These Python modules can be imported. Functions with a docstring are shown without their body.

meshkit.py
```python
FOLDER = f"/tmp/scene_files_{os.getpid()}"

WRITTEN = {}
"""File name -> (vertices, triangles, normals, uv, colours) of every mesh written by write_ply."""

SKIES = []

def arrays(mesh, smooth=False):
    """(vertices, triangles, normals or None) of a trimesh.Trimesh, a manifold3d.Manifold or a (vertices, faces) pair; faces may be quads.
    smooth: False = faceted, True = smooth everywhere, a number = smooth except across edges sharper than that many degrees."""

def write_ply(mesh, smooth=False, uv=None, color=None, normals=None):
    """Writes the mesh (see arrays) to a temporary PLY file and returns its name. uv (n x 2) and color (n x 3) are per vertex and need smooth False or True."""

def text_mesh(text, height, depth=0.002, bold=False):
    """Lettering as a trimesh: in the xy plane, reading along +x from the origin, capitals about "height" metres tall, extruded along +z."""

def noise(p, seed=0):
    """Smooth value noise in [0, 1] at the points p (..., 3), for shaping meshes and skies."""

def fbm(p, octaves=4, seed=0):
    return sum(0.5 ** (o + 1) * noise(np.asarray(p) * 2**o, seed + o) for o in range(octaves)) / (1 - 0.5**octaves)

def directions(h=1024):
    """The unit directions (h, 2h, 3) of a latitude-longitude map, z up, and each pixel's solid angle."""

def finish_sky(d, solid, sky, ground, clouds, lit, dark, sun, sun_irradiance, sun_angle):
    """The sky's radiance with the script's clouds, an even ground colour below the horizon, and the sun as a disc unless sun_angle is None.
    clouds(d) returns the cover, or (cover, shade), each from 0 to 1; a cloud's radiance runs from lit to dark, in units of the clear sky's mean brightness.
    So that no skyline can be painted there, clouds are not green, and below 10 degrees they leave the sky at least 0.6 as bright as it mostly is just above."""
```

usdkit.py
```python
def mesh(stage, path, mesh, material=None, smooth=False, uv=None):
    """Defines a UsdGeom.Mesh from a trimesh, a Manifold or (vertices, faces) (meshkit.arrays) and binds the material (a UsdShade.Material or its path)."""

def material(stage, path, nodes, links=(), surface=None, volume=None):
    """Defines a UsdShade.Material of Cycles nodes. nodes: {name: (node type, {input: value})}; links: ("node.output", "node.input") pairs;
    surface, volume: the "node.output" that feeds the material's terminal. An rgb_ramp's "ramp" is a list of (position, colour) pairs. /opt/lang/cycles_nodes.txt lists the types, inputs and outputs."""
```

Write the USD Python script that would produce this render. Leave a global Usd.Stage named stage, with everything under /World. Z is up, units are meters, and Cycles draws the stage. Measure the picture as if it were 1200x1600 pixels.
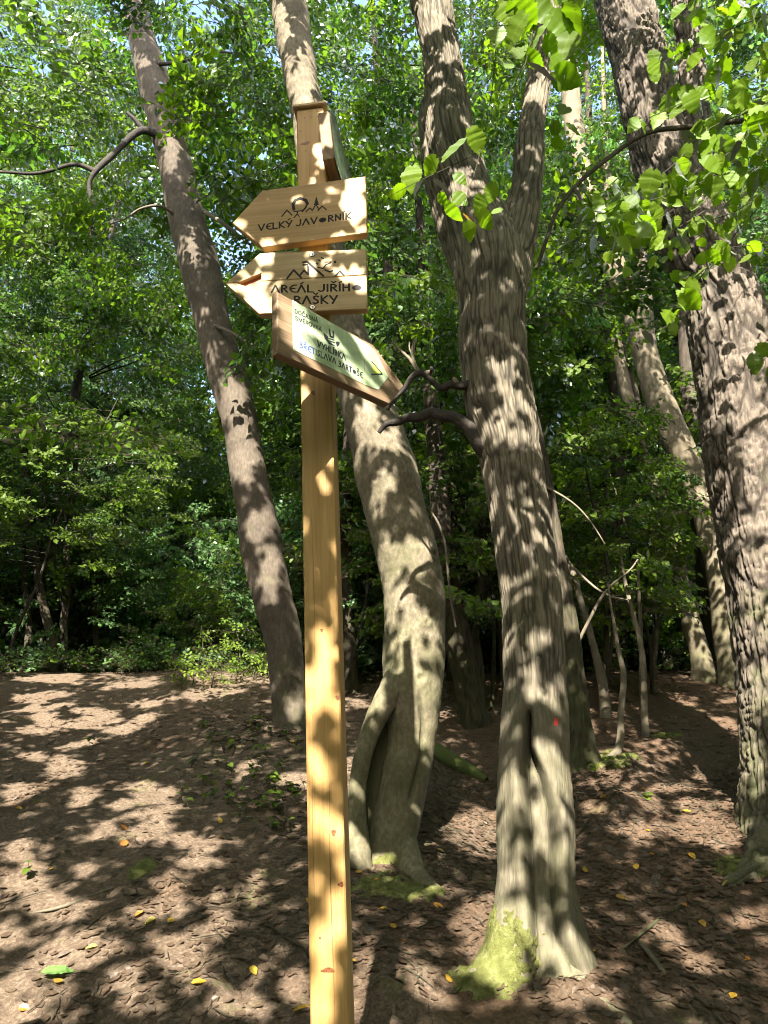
import math, random, numpy as np, trimesh, usdkit, meshkit
from pxr import Usd, UsdGeom, UsdLux, UsdShade, Gf, Sdf, Vt
from scipy.interpolate import CubicSpline
from scipy.spatial.transform import Rotation
from scipy.ndimage import gaussian_filter, distance_transform_edt
import shapely
from shapely.geometry import LineString, Polygon, Point
from shapely.ops import unary_union
import manifold3d as m3

stage = Usd.Stage.CreateInMemory()
UsdGeom.SetStageUpAxis(stage, "Z"); UsdGeom.SetStageMetersPerUnit(stage, 1.0)
W = UsdGeom.Xform.Define(stage, "/World"); stage.SetDefaultPrim(W.GetPrim())
UsdGeom.Scope.Define(stage, "/World/Looks")

# ---------------------------------------------------------------- camera, sky, sun, exposure
PITCH, F = math.radians(15), 1110.0            # focal length in pixels of the 1200 x 1600 photograph
CAM = np.array([0, 0, 1.55])
RT = np.array([1.0, 0, 0]); FW = np.array([0, math.cos(PITCH), math.sin(PITCH)]); UP = np.array([0, -math.sin(PITCH), math.cos(PITCH)])
EXPOSURE = 2.45
cam = UsdGeom.Camera.Define(stage, "/World/camera")
m = np.eye(4); m[0, :3], m[1, :3], m[2, :3], m[3, :3] = RT, UP, -FW, CAM
cam.AddTransformOp().Set(Gf.Matrix4d(*map(float, m.ravel())))
cam.CreateHorizontalApertureAttr(24.0); cam.CreateFocalLengthAttr(24.0 * F / 1200); cam.CreateExposureAttr(EXPOSURE)
cam.CreateClippingRangeAttr(Gf.Vec2f(0.05, 5000))
SUN_EL, SUN_AZ = math.radians(43), math.atan2(-0.16, -1.0)
SUN = np.array([math.sin(SUN_AZ) * math.cos(SUN_EL), math.cos(SUN_AZ) * math.cos(SUN_EL), math.sin(SUN_EL)])
usdkit.material(stage, "/World/Looks/sky", {
    "sky": ("sky_texture", {"sky_type": "single_scattering", "sun_disc": False, "sun_elevation": SUN_EL, "sun_rotation": SUN_AZ % (2 * math.pi), "aerosol_density": 2.5}),
    "bg": ("background_shader", {"strength": 0.15})}, [("sky.color", "bg.color")], surface="bg.background")
dome = UsdLux.DomeLight.Define(stage, "/World/sky")
UsdShade.MaterialBindingAPI.Apply(dome.GetPrim()).Bind(UsdShade.Material.Get(stage, "/World/Looks/sky"))
dome.GetPrim().SetCustomDataByKey("kind", "structure")
sun = UsdLux.DistantLight.Define(stage, "/World/sun")
sun.CreateIntensityAttr(1.25); sun.CreateAngleAttr(0.53); sun.CreateNormalizeAttr(True); sun.CreateColorAttr(Gf.Vec3f(1.0, 0.93, 0.82))
ex = np.cross([0, 0, 1.0], SUN); ex /= np.linalg.norm(ex); ey = np.cross(SUN, ex)
m = np.eye(4); m[0, :3], m[1, :3], m[2, :3] = ex, ey, SUN
sun.AddTransformOp().Set(Gf.Matrix4d(*map(float, m.ravel())))

# ---------------------------------------------------------------- helpers
def ray(px, py): return FW + (px - 600) / F * RT + (800 - py) / F * UP
def atz(px, py, z): return CAM + z * ray(px, py)               # the point at depth z
def atY(px, py, Y): d = ray(px, py); return CAM + d * (Y / d[1])  # the point at distance Y north of the camera
def proj(P):
    d = np.asarray(P) - CAM; z = d @ FW
    zz = np.where(np.abs(z) < 1e-6, 1e-6, z)
    return 600 + F * (d @ RT) / zz, 800 - F * (d @ UP) / zz, z
def sstep(a, b, x): t = np.clip((np.asarray(x, float) - a) / (b - a), 0, 1); return t * t * (3 - 2 * t)
used = {}
def path_for(name, parent="/World"):
    k = (parent, name); n = used.get(k, 0); used[k] = n + 1
    return f"{parent}/{name}" if n == 0 else f"{parent}/{name}_{n:03d}"
def tag(p, label=None, cat=None, group=None, kind=None):
    p = p.GetPrim() if hasattr(p, "GetPrim") else p
    for k, v in (("label", label), ("category", cat), ("group", group), ("kind", kind)):
        if v: p.SetCustomDataByKey(k, v)
    return p
def thing(name, label, cat, loc=(0, 0, 0), group=None, mat=None):
    x = UsdGeom.Xform.Define(stage, path_for(name))
    if mat is not None: x.AddTransformOp().Set(Gf.Matrix4d(*map(float, np.asarray(mat).T.ravel())))
    elif any(loc): x.AddTranslateOp().Set(Gf.Vec3d(*map(float, loc)))
    return tag(x, label, cat, group)
def obj(name, mesh, mat, parent=None, smooth=False, uv=None, kind=None, xf=None):
    par = str(parent.GetPath()) if parent is not None else "/World"
    q = usdkit.mesh(stage, path_for(name, par), mesh, mat, smooth=smooth, uv=uv)
    if xf is not None: q.AddTransformOp().Set(Gf.Matrix4d(*map(float, np.asarray(xf).T.ravel())))
    if kind: tag(q, kind=kind)
    return q.GetPrim()
def instancer(name, parent, protos, P, Q, S, idx, kind="stuff"):
    par = str(parent.GetPath()) if parent is not None else "/World"
    pi = UsdGeom.PointInstancer.Define(stage, path_for(name, par))
    here = []
    for k in sorted(set(int(i) for i in idx)):                       # each instancer holds its own prototypes, which refer to shared class prims
        q = stage.DefinePrim(f"{pi.GetPath()}/leafy_twig_{k:03d}", "Mesh"); q.GetReferences().AddInternalReference(protos[k]); here.append((k, q.GetPath()))
    order_ = {k: n for n, (k, _) in enumerate(here)}; idx = [order_[int(i)] for i in idx]
    pi.CreatePrototypesRel().SetTargets([p for _, p in here])
    pi.CreatePositionsAttr(Vt.Vec3fArray.FromNumpy(np.asarray(P, np.float32)))
    q = np.asarray(Q, np.float32)                                   # scipy order x y z w
    pi.CreateOrientationsAttr(Vt.QuathArray([Gf.Quath(float(a[3]), float(a[0]), float(a[1]), float(a[2])) for a in q]))
    pi.CreateScalesAttr(Vt.Vec3fArray.FromNumpy(np.repeat(np.asarray(S, np.float32)[:, None], 3, 1)))
    pi.CreateProtoIndicesAttr(Vt.IntArray.FromNumpy(np.asarray(idx, np.int32)))
    tag(pi, kind=kind)
    return pi
def mat(name, nodes, links, surface): return usdkit.material(stage, "/World/Looks/" + name, nodes, links, surface=surface)

# ---------------------------------------------------------------- ground shape
MOUNDS = []      # (x, y, height, sx, sy)
def hbase(y):
    y = np.asarray(y, float); yc = np.clip(y, -8, 9.5)
    return 0.13 * yc + 0.0075 * np.sign(yc) * yc ** 2 * (yc > 0) + 0.06 * np.maximum(y - 9.5, 0) * np.exp(-np.maximum(y - 9.5, 0) / 60) + 0.02 * np.minimum(y + 8, 0)
def height(x, y, fine=True):
    x, y = np.asarray(x, float), np.asarray(y, float)
    p = np.stack([x, y, np.zeros_like(x)], -1)
    h = hbase(y)
    h = h + 0.16 * (meshkit.fbm(p * 0.45 + 7, 2, 3) - .5)
    for mx, my, a, sx, sy in MOUNDS: h = h + a * np.exp(-((x - mx) / sx) ** 2 - ((y - my) / sy) ** 2)
    if fine:
        near = np.exp(-np.maximum(np.hypot(x, y - 4) - 6, 0) / 4)
        h = h + near * (0.075 * (meshkit.fbm(p * 2.6 + 31, 3, 8) - .5) + 0.030 * (meshkit.fbm(p * 11 + 3, 3, 5) - .5) + 0.016 * (meshkit.fbm(p * 38 + 9, 2, 6) - .5))
    return h
def hit(px, py):
    d = ray(px, py); t = np.linspace(1.2, 60, 3000); P = CAM + t[:, None] * d
    under = np.nonzero(P[:, 2] < height(P[:, 0], P[:, 1], False))[0]
    return P[under[0]] if len(under) else None
MOUNDS += [(0.84, 3.35, 0.05, .45, .45), (0.05, 4.4, 0.06, .5, .5), (-1.15, 7.0, 0.10, .8, .8), (2.75, 4.9, 0.10, .8, .8), (1.95, 6.0, .12, .45, .5),
           (2.4, 5.6, -.06, .8, .5), (1.5, 5.0, .13, .38, .30), (2.35, 6.3, .10, .3, .25), (-0.2, 5.9, .10, 1.0, .7), (0.75, 5.2, -.10, .4, .8)]

# ---------------------------------------------------------------- materials
def leaf_material(name, dark, mid, light, trans, gloss=0.32, tmix=0.5, veins=False):
    V, VL = {}, []
    if veins:
        V = {"va": ("math", {"math_type": "multiply", "value2": -4.2}), "vb": ("math", {"math_type": "multiply_add", "value2": 7.0}), "vc": ("math", {"math_type": "fraction"}), "vd": ("math", {"math_type": "subtract", "value2": .5}), "ve": ("math", {"math_type": "absolute"}), "vf": ("map_range", {"from_min": 0.0, "from_max": .08, "to_min": .16, "to_max": 0.0, "clamp": True}), "vm": ("math", {"math_type": "maximum"})}
        VL = [("rib1.value", "va.value1"), ("sx.y", "vb.value1"), ("va.value", "vb.value3"), ("vb.value", "vc.value1"), ("vc.value", "vd.value1"), ("vd.value", "ve.value1"), ("ve.value", "vf.value"), ("vf.result", "vm.value1"), ("rib2.result", "vm.value2")]
    return mat(name, {**V,
        "uv": ("uvmap", {"attribute": "st"}), "sx": ("separate_xyz", {}),
        "g": ("geometry", {}), "oi": ("object_info", {}),
        "pn": ("noise_texture", {"scale": 0.35, "detail": 1.0}),
        "s1": ("math", {"math_type": "multiply_add", "value2": 0.45, "value3": 0.0}),
        "s2": ("math", {"math_type": "multiply_add", "value2": 0.35}),
        "s3": ("math", {"math_type": "multiply_add", "value2": 0.45}),
        "r": ("rgb_ramp", {"ramp": [(0.0, dark), (0.5, mid), (0.85, light), (1.0, tuple(1.35 * c for c in light))]}),
        "wood": ("math", {"math_type": "greater_than", "value2": 1.5}),
        "rib0": ("math", {"math_type": "subtract", "value2": 0.5}), "rib1": ("math", {"math_type": "absolute"}), "rib2": ("map_range", {"from_min": 0.0, "from_max": 0.05, "to_min": 0.35, "to_max": 0.0, "clamp": True}),
        "rc": ("mix", {"color2": (0.16, 0.22, 0.05)}),
        "c": ("mix", {"color2": (0.045, 0.035, 0.025)}),
        "tc": ("mix", {"mix_type": "multiply", "fac": 1.0, "color2": trans}),
        "d": ("diffuse_bsdf", {}), "t": ("translucent_bsdf", {}), "gl": ("glossy_bsdf", {"roughness": gloss, "color": (0.5, 0.52, 0.55)}),
        "fr": ("fresnel", {"IOR": 1.3}),
        "nw": ("math", {"math_type": "multiply_add", "value2": -tmix, "value3": tmix}),
        "m1": ("mix_closure", {}), "m2": ("mix_closure", {})},
        [("uv.UV", "sx.vector"), ("g.position", "pn.vector"), ("g.random_per_island", "s1.value1"), ("oi.random", "s2.value1"), ("s1.value", "s2.value3"), ("pn.fac", "s3.value1"), ("s2.value", "s3.value3"),
         ("s3.value", "r.fac"), ("sx.x", "wood.value1"), ("sx.x", "rib0.value1"), ("rib0.value", "rib1.value1"), ("rib1.value", "rib2.value"), ("vm.value" if veins else "rib2.result", "rc.fac"), ("r.color", "rc.color1"),
         ("rc.color", "c.color1"), ("wood.value", "c.fac"), ("c.color", "d.color"), ("c.color", "tc.color1"), ("tc.color", "t.color"), ("wood.value", "nw.value1"),
         ("nw.value", "m1.fac"), ("d.BSDF", "m1.closure1"), ("t.BSDF", "m1.closure2"), ("fr.fac", "m2.fac"), ("m1.closure", "m2.closure1"), ("gl.BSDF", "m2.closure2"), *VL], "m2.closure")
L_MID = leaf_material("leaf_green", (0.0410, 0.0804, 0.0098), (0.0697, 0.1189, 0.0131), (0.1066, 0.1517, 0.0180), (2.6, 2.9, 1.2))
L_YEL = leaf_material("leaf_fresh", (0.0615, 0.1066, 0.0098), (0.0943, 0.1476, 0.0115), (0.1271, 0.1763, 0.0164), (2.4, 2.7, 0.8), gloss=.45)
L_NEAR = leaf_material("leaf_linden", (0.080, 0.150, 0.010), (0.125, 0.200, 0.012), (0.180, 0.245, 0.020), (2.3, 2.6, 0.7), gloss=.45, veins=True)
L_DRK = leaf_material("leaf_dark", (0.0295, 0.0640, 0.0107), (0.0508, 0.0968, 0.0156), (0.0779, 0.1246, 0.0205), (2.2, 2.7, 1.4))
L_BLU = leaf_material("leaf_far", (0.055, 0.115, 0.042), (0.092, 0.170, 0.060), (0.135, 0.215, 0.080), (2.2, 2.6, 1.4))  # bluer and lighter leaf colour that imitates hazy, sunlit depth

def bark_material(name, cols, moss=0.3, fine=60, zs=0.18, bump=0.6, moss_z=1.2, rough=0.85, mossc=(0.075, 0.095, 0.022), blotch=2.2):
    return mat(name, {
        "g": ("geometry", {}), "mp": ("mapping", {"scale": (1, 1, zs)}),
        "n1": ("noise_texture", {"scale": fine, "detail": 5.0, "roughness": 0.62}), "n2": ("noise_texture", {"scale": blotch, "detail": 4.0, "roughness": 0.6}),
        "n3": ("noise_texture", {"scale": fine * .22, "detail": 4.0, "roughness": 0.55}),
        "a": ("math", {"math_type": "multiply_add", "value2": 0.55, "value3": 0.0}), "b": ("math", {"math_type": "multiply_add", "value2": 0.45}),
        "r": ("rgb_ramp", {"ramp": [(0.30, cols[0]), (0.50, cols[1]), (0.70, cols[2])]}),
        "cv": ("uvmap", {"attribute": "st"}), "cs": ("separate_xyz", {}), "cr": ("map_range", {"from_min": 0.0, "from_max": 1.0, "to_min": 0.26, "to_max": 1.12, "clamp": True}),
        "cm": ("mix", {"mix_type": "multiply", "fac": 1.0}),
        "mn": ("noise_texture", {"scale": 5.0, "detail": 6.0, "roughness": 0.7}), "sz": ("separate_xyz", {}),
        "mz": ("map_range", {"from_min": moss_z, "from_max": moss_z + 2.2, "to_min": 0.30, "to_max": 0.0, "clamp": True}),
        "ma": ("math", {"math_type": "add"}), "mr": ("map_range", {"from_min": 0.56, "from_max": 0.82, "to_min": 0.0, "to_max": moss, "clamp": True}),
        "mm": ("mix", {"color2": mossc}),
        "bp": ("bump", {"strength": bump, "distance": 0.006}), "p": ("principled_bsdf", {"roughness": rough, "specular_ior_level": 0.25})},
        [("g.position", "mp.vector"), ("mp.vector", "n1.vector"), ("mp.vector", "n3.vector"), ("g.position", "n2.vector"), ("n1.fac", "a.value1"), ("n2.fac", "b.value1"), ("a.value", "b.value3"), ("b.value", "r.fac"),
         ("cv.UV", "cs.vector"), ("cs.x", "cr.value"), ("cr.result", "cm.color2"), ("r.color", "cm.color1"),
         ("g.position", "mn.vector"), ("g.position", "sz.vector"), ("sz.z", "mz.value"), ("mz.result", "ma.value1"), ("mn.fac", "ma.value2"), ("ma.value", "mr.value"), ("mr.result", "mm.fac"), ("cm.color", "mm.color1"),
         ("mm.color", "p.base_color"), ("n1.fac", "bp.height"), ("bp.normal", "p.normal")], "p.BSDF")
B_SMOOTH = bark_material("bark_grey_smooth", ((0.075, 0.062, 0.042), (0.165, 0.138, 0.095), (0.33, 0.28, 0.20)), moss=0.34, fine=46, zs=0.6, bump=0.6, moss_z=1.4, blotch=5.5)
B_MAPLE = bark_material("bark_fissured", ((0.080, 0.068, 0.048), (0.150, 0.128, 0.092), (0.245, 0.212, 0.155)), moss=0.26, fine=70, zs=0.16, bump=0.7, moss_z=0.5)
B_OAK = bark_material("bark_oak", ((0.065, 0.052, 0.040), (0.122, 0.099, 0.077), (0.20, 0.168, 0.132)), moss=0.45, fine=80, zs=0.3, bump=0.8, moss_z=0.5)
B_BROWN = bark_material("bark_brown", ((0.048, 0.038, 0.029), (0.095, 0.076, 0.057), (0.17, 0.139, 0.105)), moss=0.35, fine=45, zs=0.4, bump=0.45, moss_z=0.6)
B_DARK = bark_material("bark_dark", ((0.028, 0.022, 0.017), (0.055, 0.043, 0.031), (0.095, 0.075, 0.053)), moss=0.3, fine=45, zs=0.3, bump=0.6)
B_PALE = bark_material("bark_pale", ((0.085, 0.070, 0.046), (0.155, 0.128, 0.085), (0.25, 0.21, 0.145)), moss=0.35, fine=40, zs=0.5, bump=0.3, moss_z=1.6)
B_MOSS = bark_material("bark_mossy", ((0.07, 0.06, 0.03), (0.11, 0.10, 0.045), (0.16, 0.15, 0.06)), moss=0.9, fine=50, zs=0.5, bump=0.9, moss_z=3.0)
B_BLACK = bark_material("bark_blackish", ((0.018, 0.015, 0.013), (0.036, 0.030, 0.025), (0.065, 0.055, 0.045)), moss=0.1, fine=60, zs=.6, bump=.8)
B_TWIG = bark_material("bark_twig", ((0.09, 0.075, 0.055), (0.15, 0.125, 0.09), (0.24, 0.20, 0.15)), moss=0.1, fine=60, zs=1, bump=0.3)
MOSS = mat("moss", {"g": ("geometry", {}), "n": ("noise_texture", {"scale": 60, "detail": 5.0, "roughness": .7}), "n2": ("noise_texture", {"scale": 14, "detail": 7.0, "roughness": .72}),
    "r": ("rgb_ramp", {"ramp": [(0.3, (0.060, 0.062, 0.022)), (0.52, (0.120, 0.128, 0.040)), (0.72, (0.23, 0.225, 0.11))]}), "b": ("bump", {"strength": 1.0, "distance": 0.012}), "p": ("principled_bsdf", {"roughness": 0.95, "specular_ior_level": 0.05})},
    [("g.position", "n.vector"), ("g.position", "n2.vector"), ("n2.fac", "r.fac"), ("r.color", "p.base_color"), ("n.fac", "b.height"), ("b.normal", "p.normal")], "p.BSDF")

# the ground: trodden pale earth on the left and in front, brown leaf mould elsewhere, thin moss here and there
GROUND = mat("forest_soil", {
    "g": ("geometry", {}), "s": ("separate_xyz", {}),
    "n1": ("noise_texture", {"scale": 48, "detail": 7.0, "roughness": .74}), "n2": ("noise_texture", {"scale": 3.2, "detail": 5.0, "roughness": .6}), "n3": ("noise_texture", {"scale": 1.1, "detail": 4.0, "roughness": .6}),
    "soil": ("rgb_ramp", {"ramp": [(0.28, (0.045, 0.032, 0.022)), (0.5, (0.115, 0.084, 0.058)), (0.72, (0.235, 0.180, 0.130))]}),
    "mould": ("rgb_ramp", {"ramp": [(0.28, (0.035, 0.024, 0.016)), (0.5, (0.095, 0.062, 0.040)), (0.72, (0.19, 0.120, 0.075))]}),
    "mx": ("map_range", {"from_min": -0.6, "from_max": 1.6, "to_min": 0.10, "to_max": -0.16, "clamp": True}), "ad": ("math", {"math_type": "add"}), "mf": ("map_range", {"from_min": 0.40, "from_max": 0.56, "to_min": 1.0, "to_max": 0.0, "clamp": True}),
    "c": ("mix", {}), "ms": ("noise_texture", {"scale": 2.1, "detail": 5.0, "roughness": .7}), "mr": ("map_range", {"from_min": 0.60, "from_max": 0.72, "to_min": 0.0, "to_max": 0.6, "clamp": True}), "c2": ("mix", {"color2": (0.085, 0.105, 0.025)}),
    "b": ("bump", {"strength": .9, "distance": 0.012}), "p": ("principled_bsdf", {"roughness": 0.95, "specular_ior_level": 0.15})},
    [("g.position", "n1.vector"), ("g.position", "n2.vector"), ("g.position", "n3.vector"), ("g.position", "s.vector"), ("n1.fac", "soil.fac"), ("n1.fac", "mould.fac"), ("s.x", "mx.value"), ("mx.result", "ad.value1"), ("n3.fac", "ad.value2"),
     ("ad.value", "mf.value"), ("mf.result", "c.fac"), ("soil.color", "c.color1"), ("mould.color", "c.color2"), ("g.position", "ms.vector"), ("ms.fac", "mr.value"), ("mr.result", "c2.fac"), ("c.color", "c2.color1"),
     ("c2.color", "p.base_color"), ("n1.fac", "b.height"), ("b.normal", "p.normal")], "p.BSDF")
def dead_leaf(name, cols, trans=0.25):
    return mat(name, {"g": ("geometry", {}), "oi": ("object_info", {}), "ad": ("math", {"math_type": "add"}), "fr": ("math", {"math_type": "fraction"}), "r": ("rgb_ramp", {"ramp": cols}), "n": ("noise_texture", {"scale": 60, "detail": 3.0}), "nr": ("map_range", {"from_min": .3, "from_max": .7, "to_min": .65, "to_max": 1.15}), "mm": ("mix", {"mix_type": "multiply", "fac": 1.0}),
        "d": ("diffuse_bsdf", {}), "t": ("translucent_bsdf", {}), "m": ("mix_closure", {"fac": trans}), "gl": ("glossy_bsdf", {"roughness": .45}), "m2": ("mix_closure", {"fac": .04})},
        [("g.random_per_island", "ad.value1"), ("oi.random", "ad.value2"), ("ad.value", "fr.value1"), ("fr.value", "r.fac"), ("g.position", "n.vector"), ("n.fac", "nr.value"), ("r.color", "mm.color1"), ("nr.result", "mm.color2"), ("mm.color", "d.color"), ("mm.color", "t.color"), ("d.BSDF", "m.closure1"), ("t.BSDF", "m.closure2"), ("m.closure", "m2.closure1"), ("gl.BSDF", "m2.closure2")], "m2.closure")
LITTER = dead_leaf("litter_brown", [(0.0, (0.040, 0.028, 0.020)), (0.3, (0.085, 0.058, 0.038)), (0.6, (0.145, 0.102, 0.068)), (0.85, (0.23, 0.168, 0.115)), (1.0, (0.36, 0.28, 0.19))])
YELLOW = dead_leaf("fallen_yellow", [(0.0, (0.48, 0.27, 0.03)), (0.4, (0.55, 0.38, 0.05)), (0.75, (0.42, 0.17, 0.035)), (1.0, (0.50, 0.42, 0.10))])
GREENFALL = dead_leaf("fallen_green", [(0.0, (0.13, 0.26, 0.06)), (1.0, (0.18, 0.30, 0.09))])

def wood_material(name, cols, grain=(55, 55, 1.6), rough=0.55, along="z"):
    sc = {"z": (1, 1, .03), "x": (.03, 1, 1)}[along]
    return mat(name, {"tc": ("texture_coordinate", {}), "mp": ("mapping", {"scale": sc}), "wn": ("noise_texture", {"scale": 2.2, "detail": 2.0}), 
        "n1": ("noise_texture", {"scale": 130, "detail": 4.0, "roughness": .6, "distortion": .6}), "n2": ("noise_texture", {"scale": 26, "detail": 3.0, "distortion": .4}), "n3": ("noise_texture", {"scale": 5.0, "detail": 4.0, "roughness": .6}),
        "a": ("math", {"math_type": "multiply_add", "value2": .40, "value3": 0.0}), "b": ("math", {"math_type": "multiply_add", "value2": .35}), "c": ("math", {"math_type": "multiply_add", "value2": .25}),
        "r": ("rgb_ramp", {"ramp": [(0.34, cols[0]), (0.50, cols[1]), (0.64, cols[2])]}), "bp": ("bump", {"strength": .25, "distance": .002}), "p": ("principled_bsdf", {"roughness": rough, "specular_ior_level": .3})},
        [("tc.object", "mp.vector"), ("mp.vector", "n1.vector"), ("mp.vector", "n2.vector"), ("tc.object", "n3.vector"), ("n1.fac", "a.value1"), ("n2.fac", "b.value1"), ("a.value", "b.value3"), ("n3.fac", "c.value1"), ("b.value", "c.value3"), ("c.value", "r.fac"),
         ("r.color", "p.base_color"), ("n1.fac", "bp.height"), ("bp.normal", "p.normal")], "p.BSDF")
W_POST = wood_material("pine_post", ((0.30, 0.170, 0.054), (0.43, 0.262, 0.092), (0.53, 0.348, 0.145)))
W_BOARD = wood_material("pine_board", ((0.31, 0.190, 0.070), (0.42, 0.268, 0.11), (0.51, 0.345, 0.16)), along="x")
W_WEATHER = wood_material("pine_weathered", ((0.33, 0.22, 0.10), (0.44, 0.315, 0.16), (0.54, 0.41, 0.23)), along="x")
W_OLD = wood_material("old_brown_wood", ((0.12, 0.078, 0.045), (0.22, 0.150, 0.090), (0.33, 0.24, 0.15)), along="x", rough=.7)
def plain(name, col, rough=.6, metal=0.0, coat=0.0): return mat(name, {"p": ("principled_bsdf", {"base_color": col, "roughness": rough, "metallic": metal, "coat_weight": coat})}, [], "p.BSDF")
INK = plain("burnt_dark_recess", (0.012, 0.009, 0.008), .8)
PRINT = plain("print_black", (0.02, 0.022, 0.03), .5); PRINT_BLUE = plain("print_faded_blue", (0.06, 0.10, 0.30), .5)
REDWOOD = wood_material("red_stained_notch", ((0.30, 0.085, 0.045), (0.42, 0.14, 0.075), (0.50, 0.20, 0.11)), along="x")  # reddish wood tone for the notch floor
STEEL = plain("screw_steel", (0.52, 0.49, 0.42), .35, 0.9)
KNOT = mat("wood_knot", {"tc": ("geometry", {}), "n": ("noise_texture", {"scale": 220, "detail": 3.0}), "r": ("rgb_ramp", {"ramp": [(.35, (0.10, 0.03, 0.012)), (.65, (0.26, 0.10, 0.035))]}), "p": ("principled_bsdf", {"roughness": .5})}, [("tc.position", "n.vector"), ("n.fac", "r.fac"), ("r.color", "p.base_color")], "p.BSDF")
PAPER = mat("laminated_paper", {"tc": ("geometry", {}), "n": ("noise_texture", {"scale": 9, "detail": 5.0, "roughness": .65}), "r": ("rgb_ramp", {"ramp": [(.32, (0.24, 0.31, 0.17)), (.5, (0.40, 0.48, 0.31)), (.66, (0.58, 0.65, 0.50))]}), "n2": ("noise_texture", {"scale": 30, "detail": 3.0}), "b": ("bump", {"strength": .35, "distance": .006}), "p": ("principled_bsdf", {"roughness": .4, "coat_weight": .8, "coat_roughness": .10})},  # blotchy contrast in the sheet colour imitates reflections on the laminate
    [("tc.position", "n.vector"), ("tc.position", "n2.vector"), ("n.fac", "r.fac"), ("r.color", "p.base_color"), ("n2.fac", "b.height"), ("b.normal", "p.coat_normal")], "p.BSDF")
FOIL = mat("worn_foil", {"tc": ("geometry", {}), "n": ("noise_texture", {"scale": 25, "detail": 5.0, "roughness": .65}), "r": ("rgb_ramp", {"ramp": [(.35, (0.13, 0.19, 0.14)), (.5, (0.28, 0.36, 0.28)), (.66, (0.48, 0.56, 0.46))]}), "p": ("principled_bsdf", {"roughness": .25, "coat_weight": .8})},
    [("tc.position", "n.vector"), ("n.fac", "r.fac"), ("r.color", "p.base_color")], "p.BSDF")
ARROWFILL = plain("arrow_yellow_green", (0.42, 0.50, 0.10), .5)
REDPAINT = plain("red_paint_spot", (0.55, 0.06, 0.05), .6)

# ---------------------------------------------------------------- tube along a path
def tube(P, R, sides=6, cap=True):
    P = np.asarray(P, float); R = np.broadcast_to(np.asarray(R, float), (len(P),))
    T = np.gradient(P, axis=0); T /= np.linalg.norm(T, axis=1, keepdims=True) + 1e-12
    a = np.cross(T[0], [0.3, 0.9, 0.1]); a /= np.linalg.norm(a); A = [a]
    for i in range(1, len(P)):
        a = A[-1] - T[i] * (A[-1] @ T[i]); A.append(a / np.linalg.norm(a))
    A = np.array(A); B = np.cross(T, A); ang = np.arange(sides) * 2 * np.pi / sides
    V = P[:, None] + R[:, None, None] * (np.cos(ang)[None, :, None] * A[:, None] + np.sin(ang)[None, :, None] * B[:, None])
    i, j = np.meshgrid(np.arange(len(P) - 1), np.arange(sides), indexing="ij")
    q = np.stack([i * sides + j, i * sides + (j + 1) % sides, (i + 1) * sides + (j + 1) % sides, (i + 1) * sides + j], -1).reshape(-1, 4)
    f = np.vstack([q[:, [0, 1, 2]], q[:, [0, 2, 3]]]); v = V.reshape(-1, 3)
    if cap:
        n = len(v); v = np.vstack([v, P[0], P[-1]]); k = np.arange(sides); e = (len(P) - 1) * sides
        f = np.vstack([f, np.stack([np.full(sides, n), (k + 1) % sides, k], 1), np.stack([np.full(sides, n + 1), e + k, e + (k + 1) % sides], 1)])
    return v, f
def join(ms):
    vs, fs, n = [], [], 0
    for v, f in ms: vs.append(v); fs.append(np.asarray(f) + n); n += len(v)
    return np.vstack(vs), np.vstack(fs)
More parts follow.
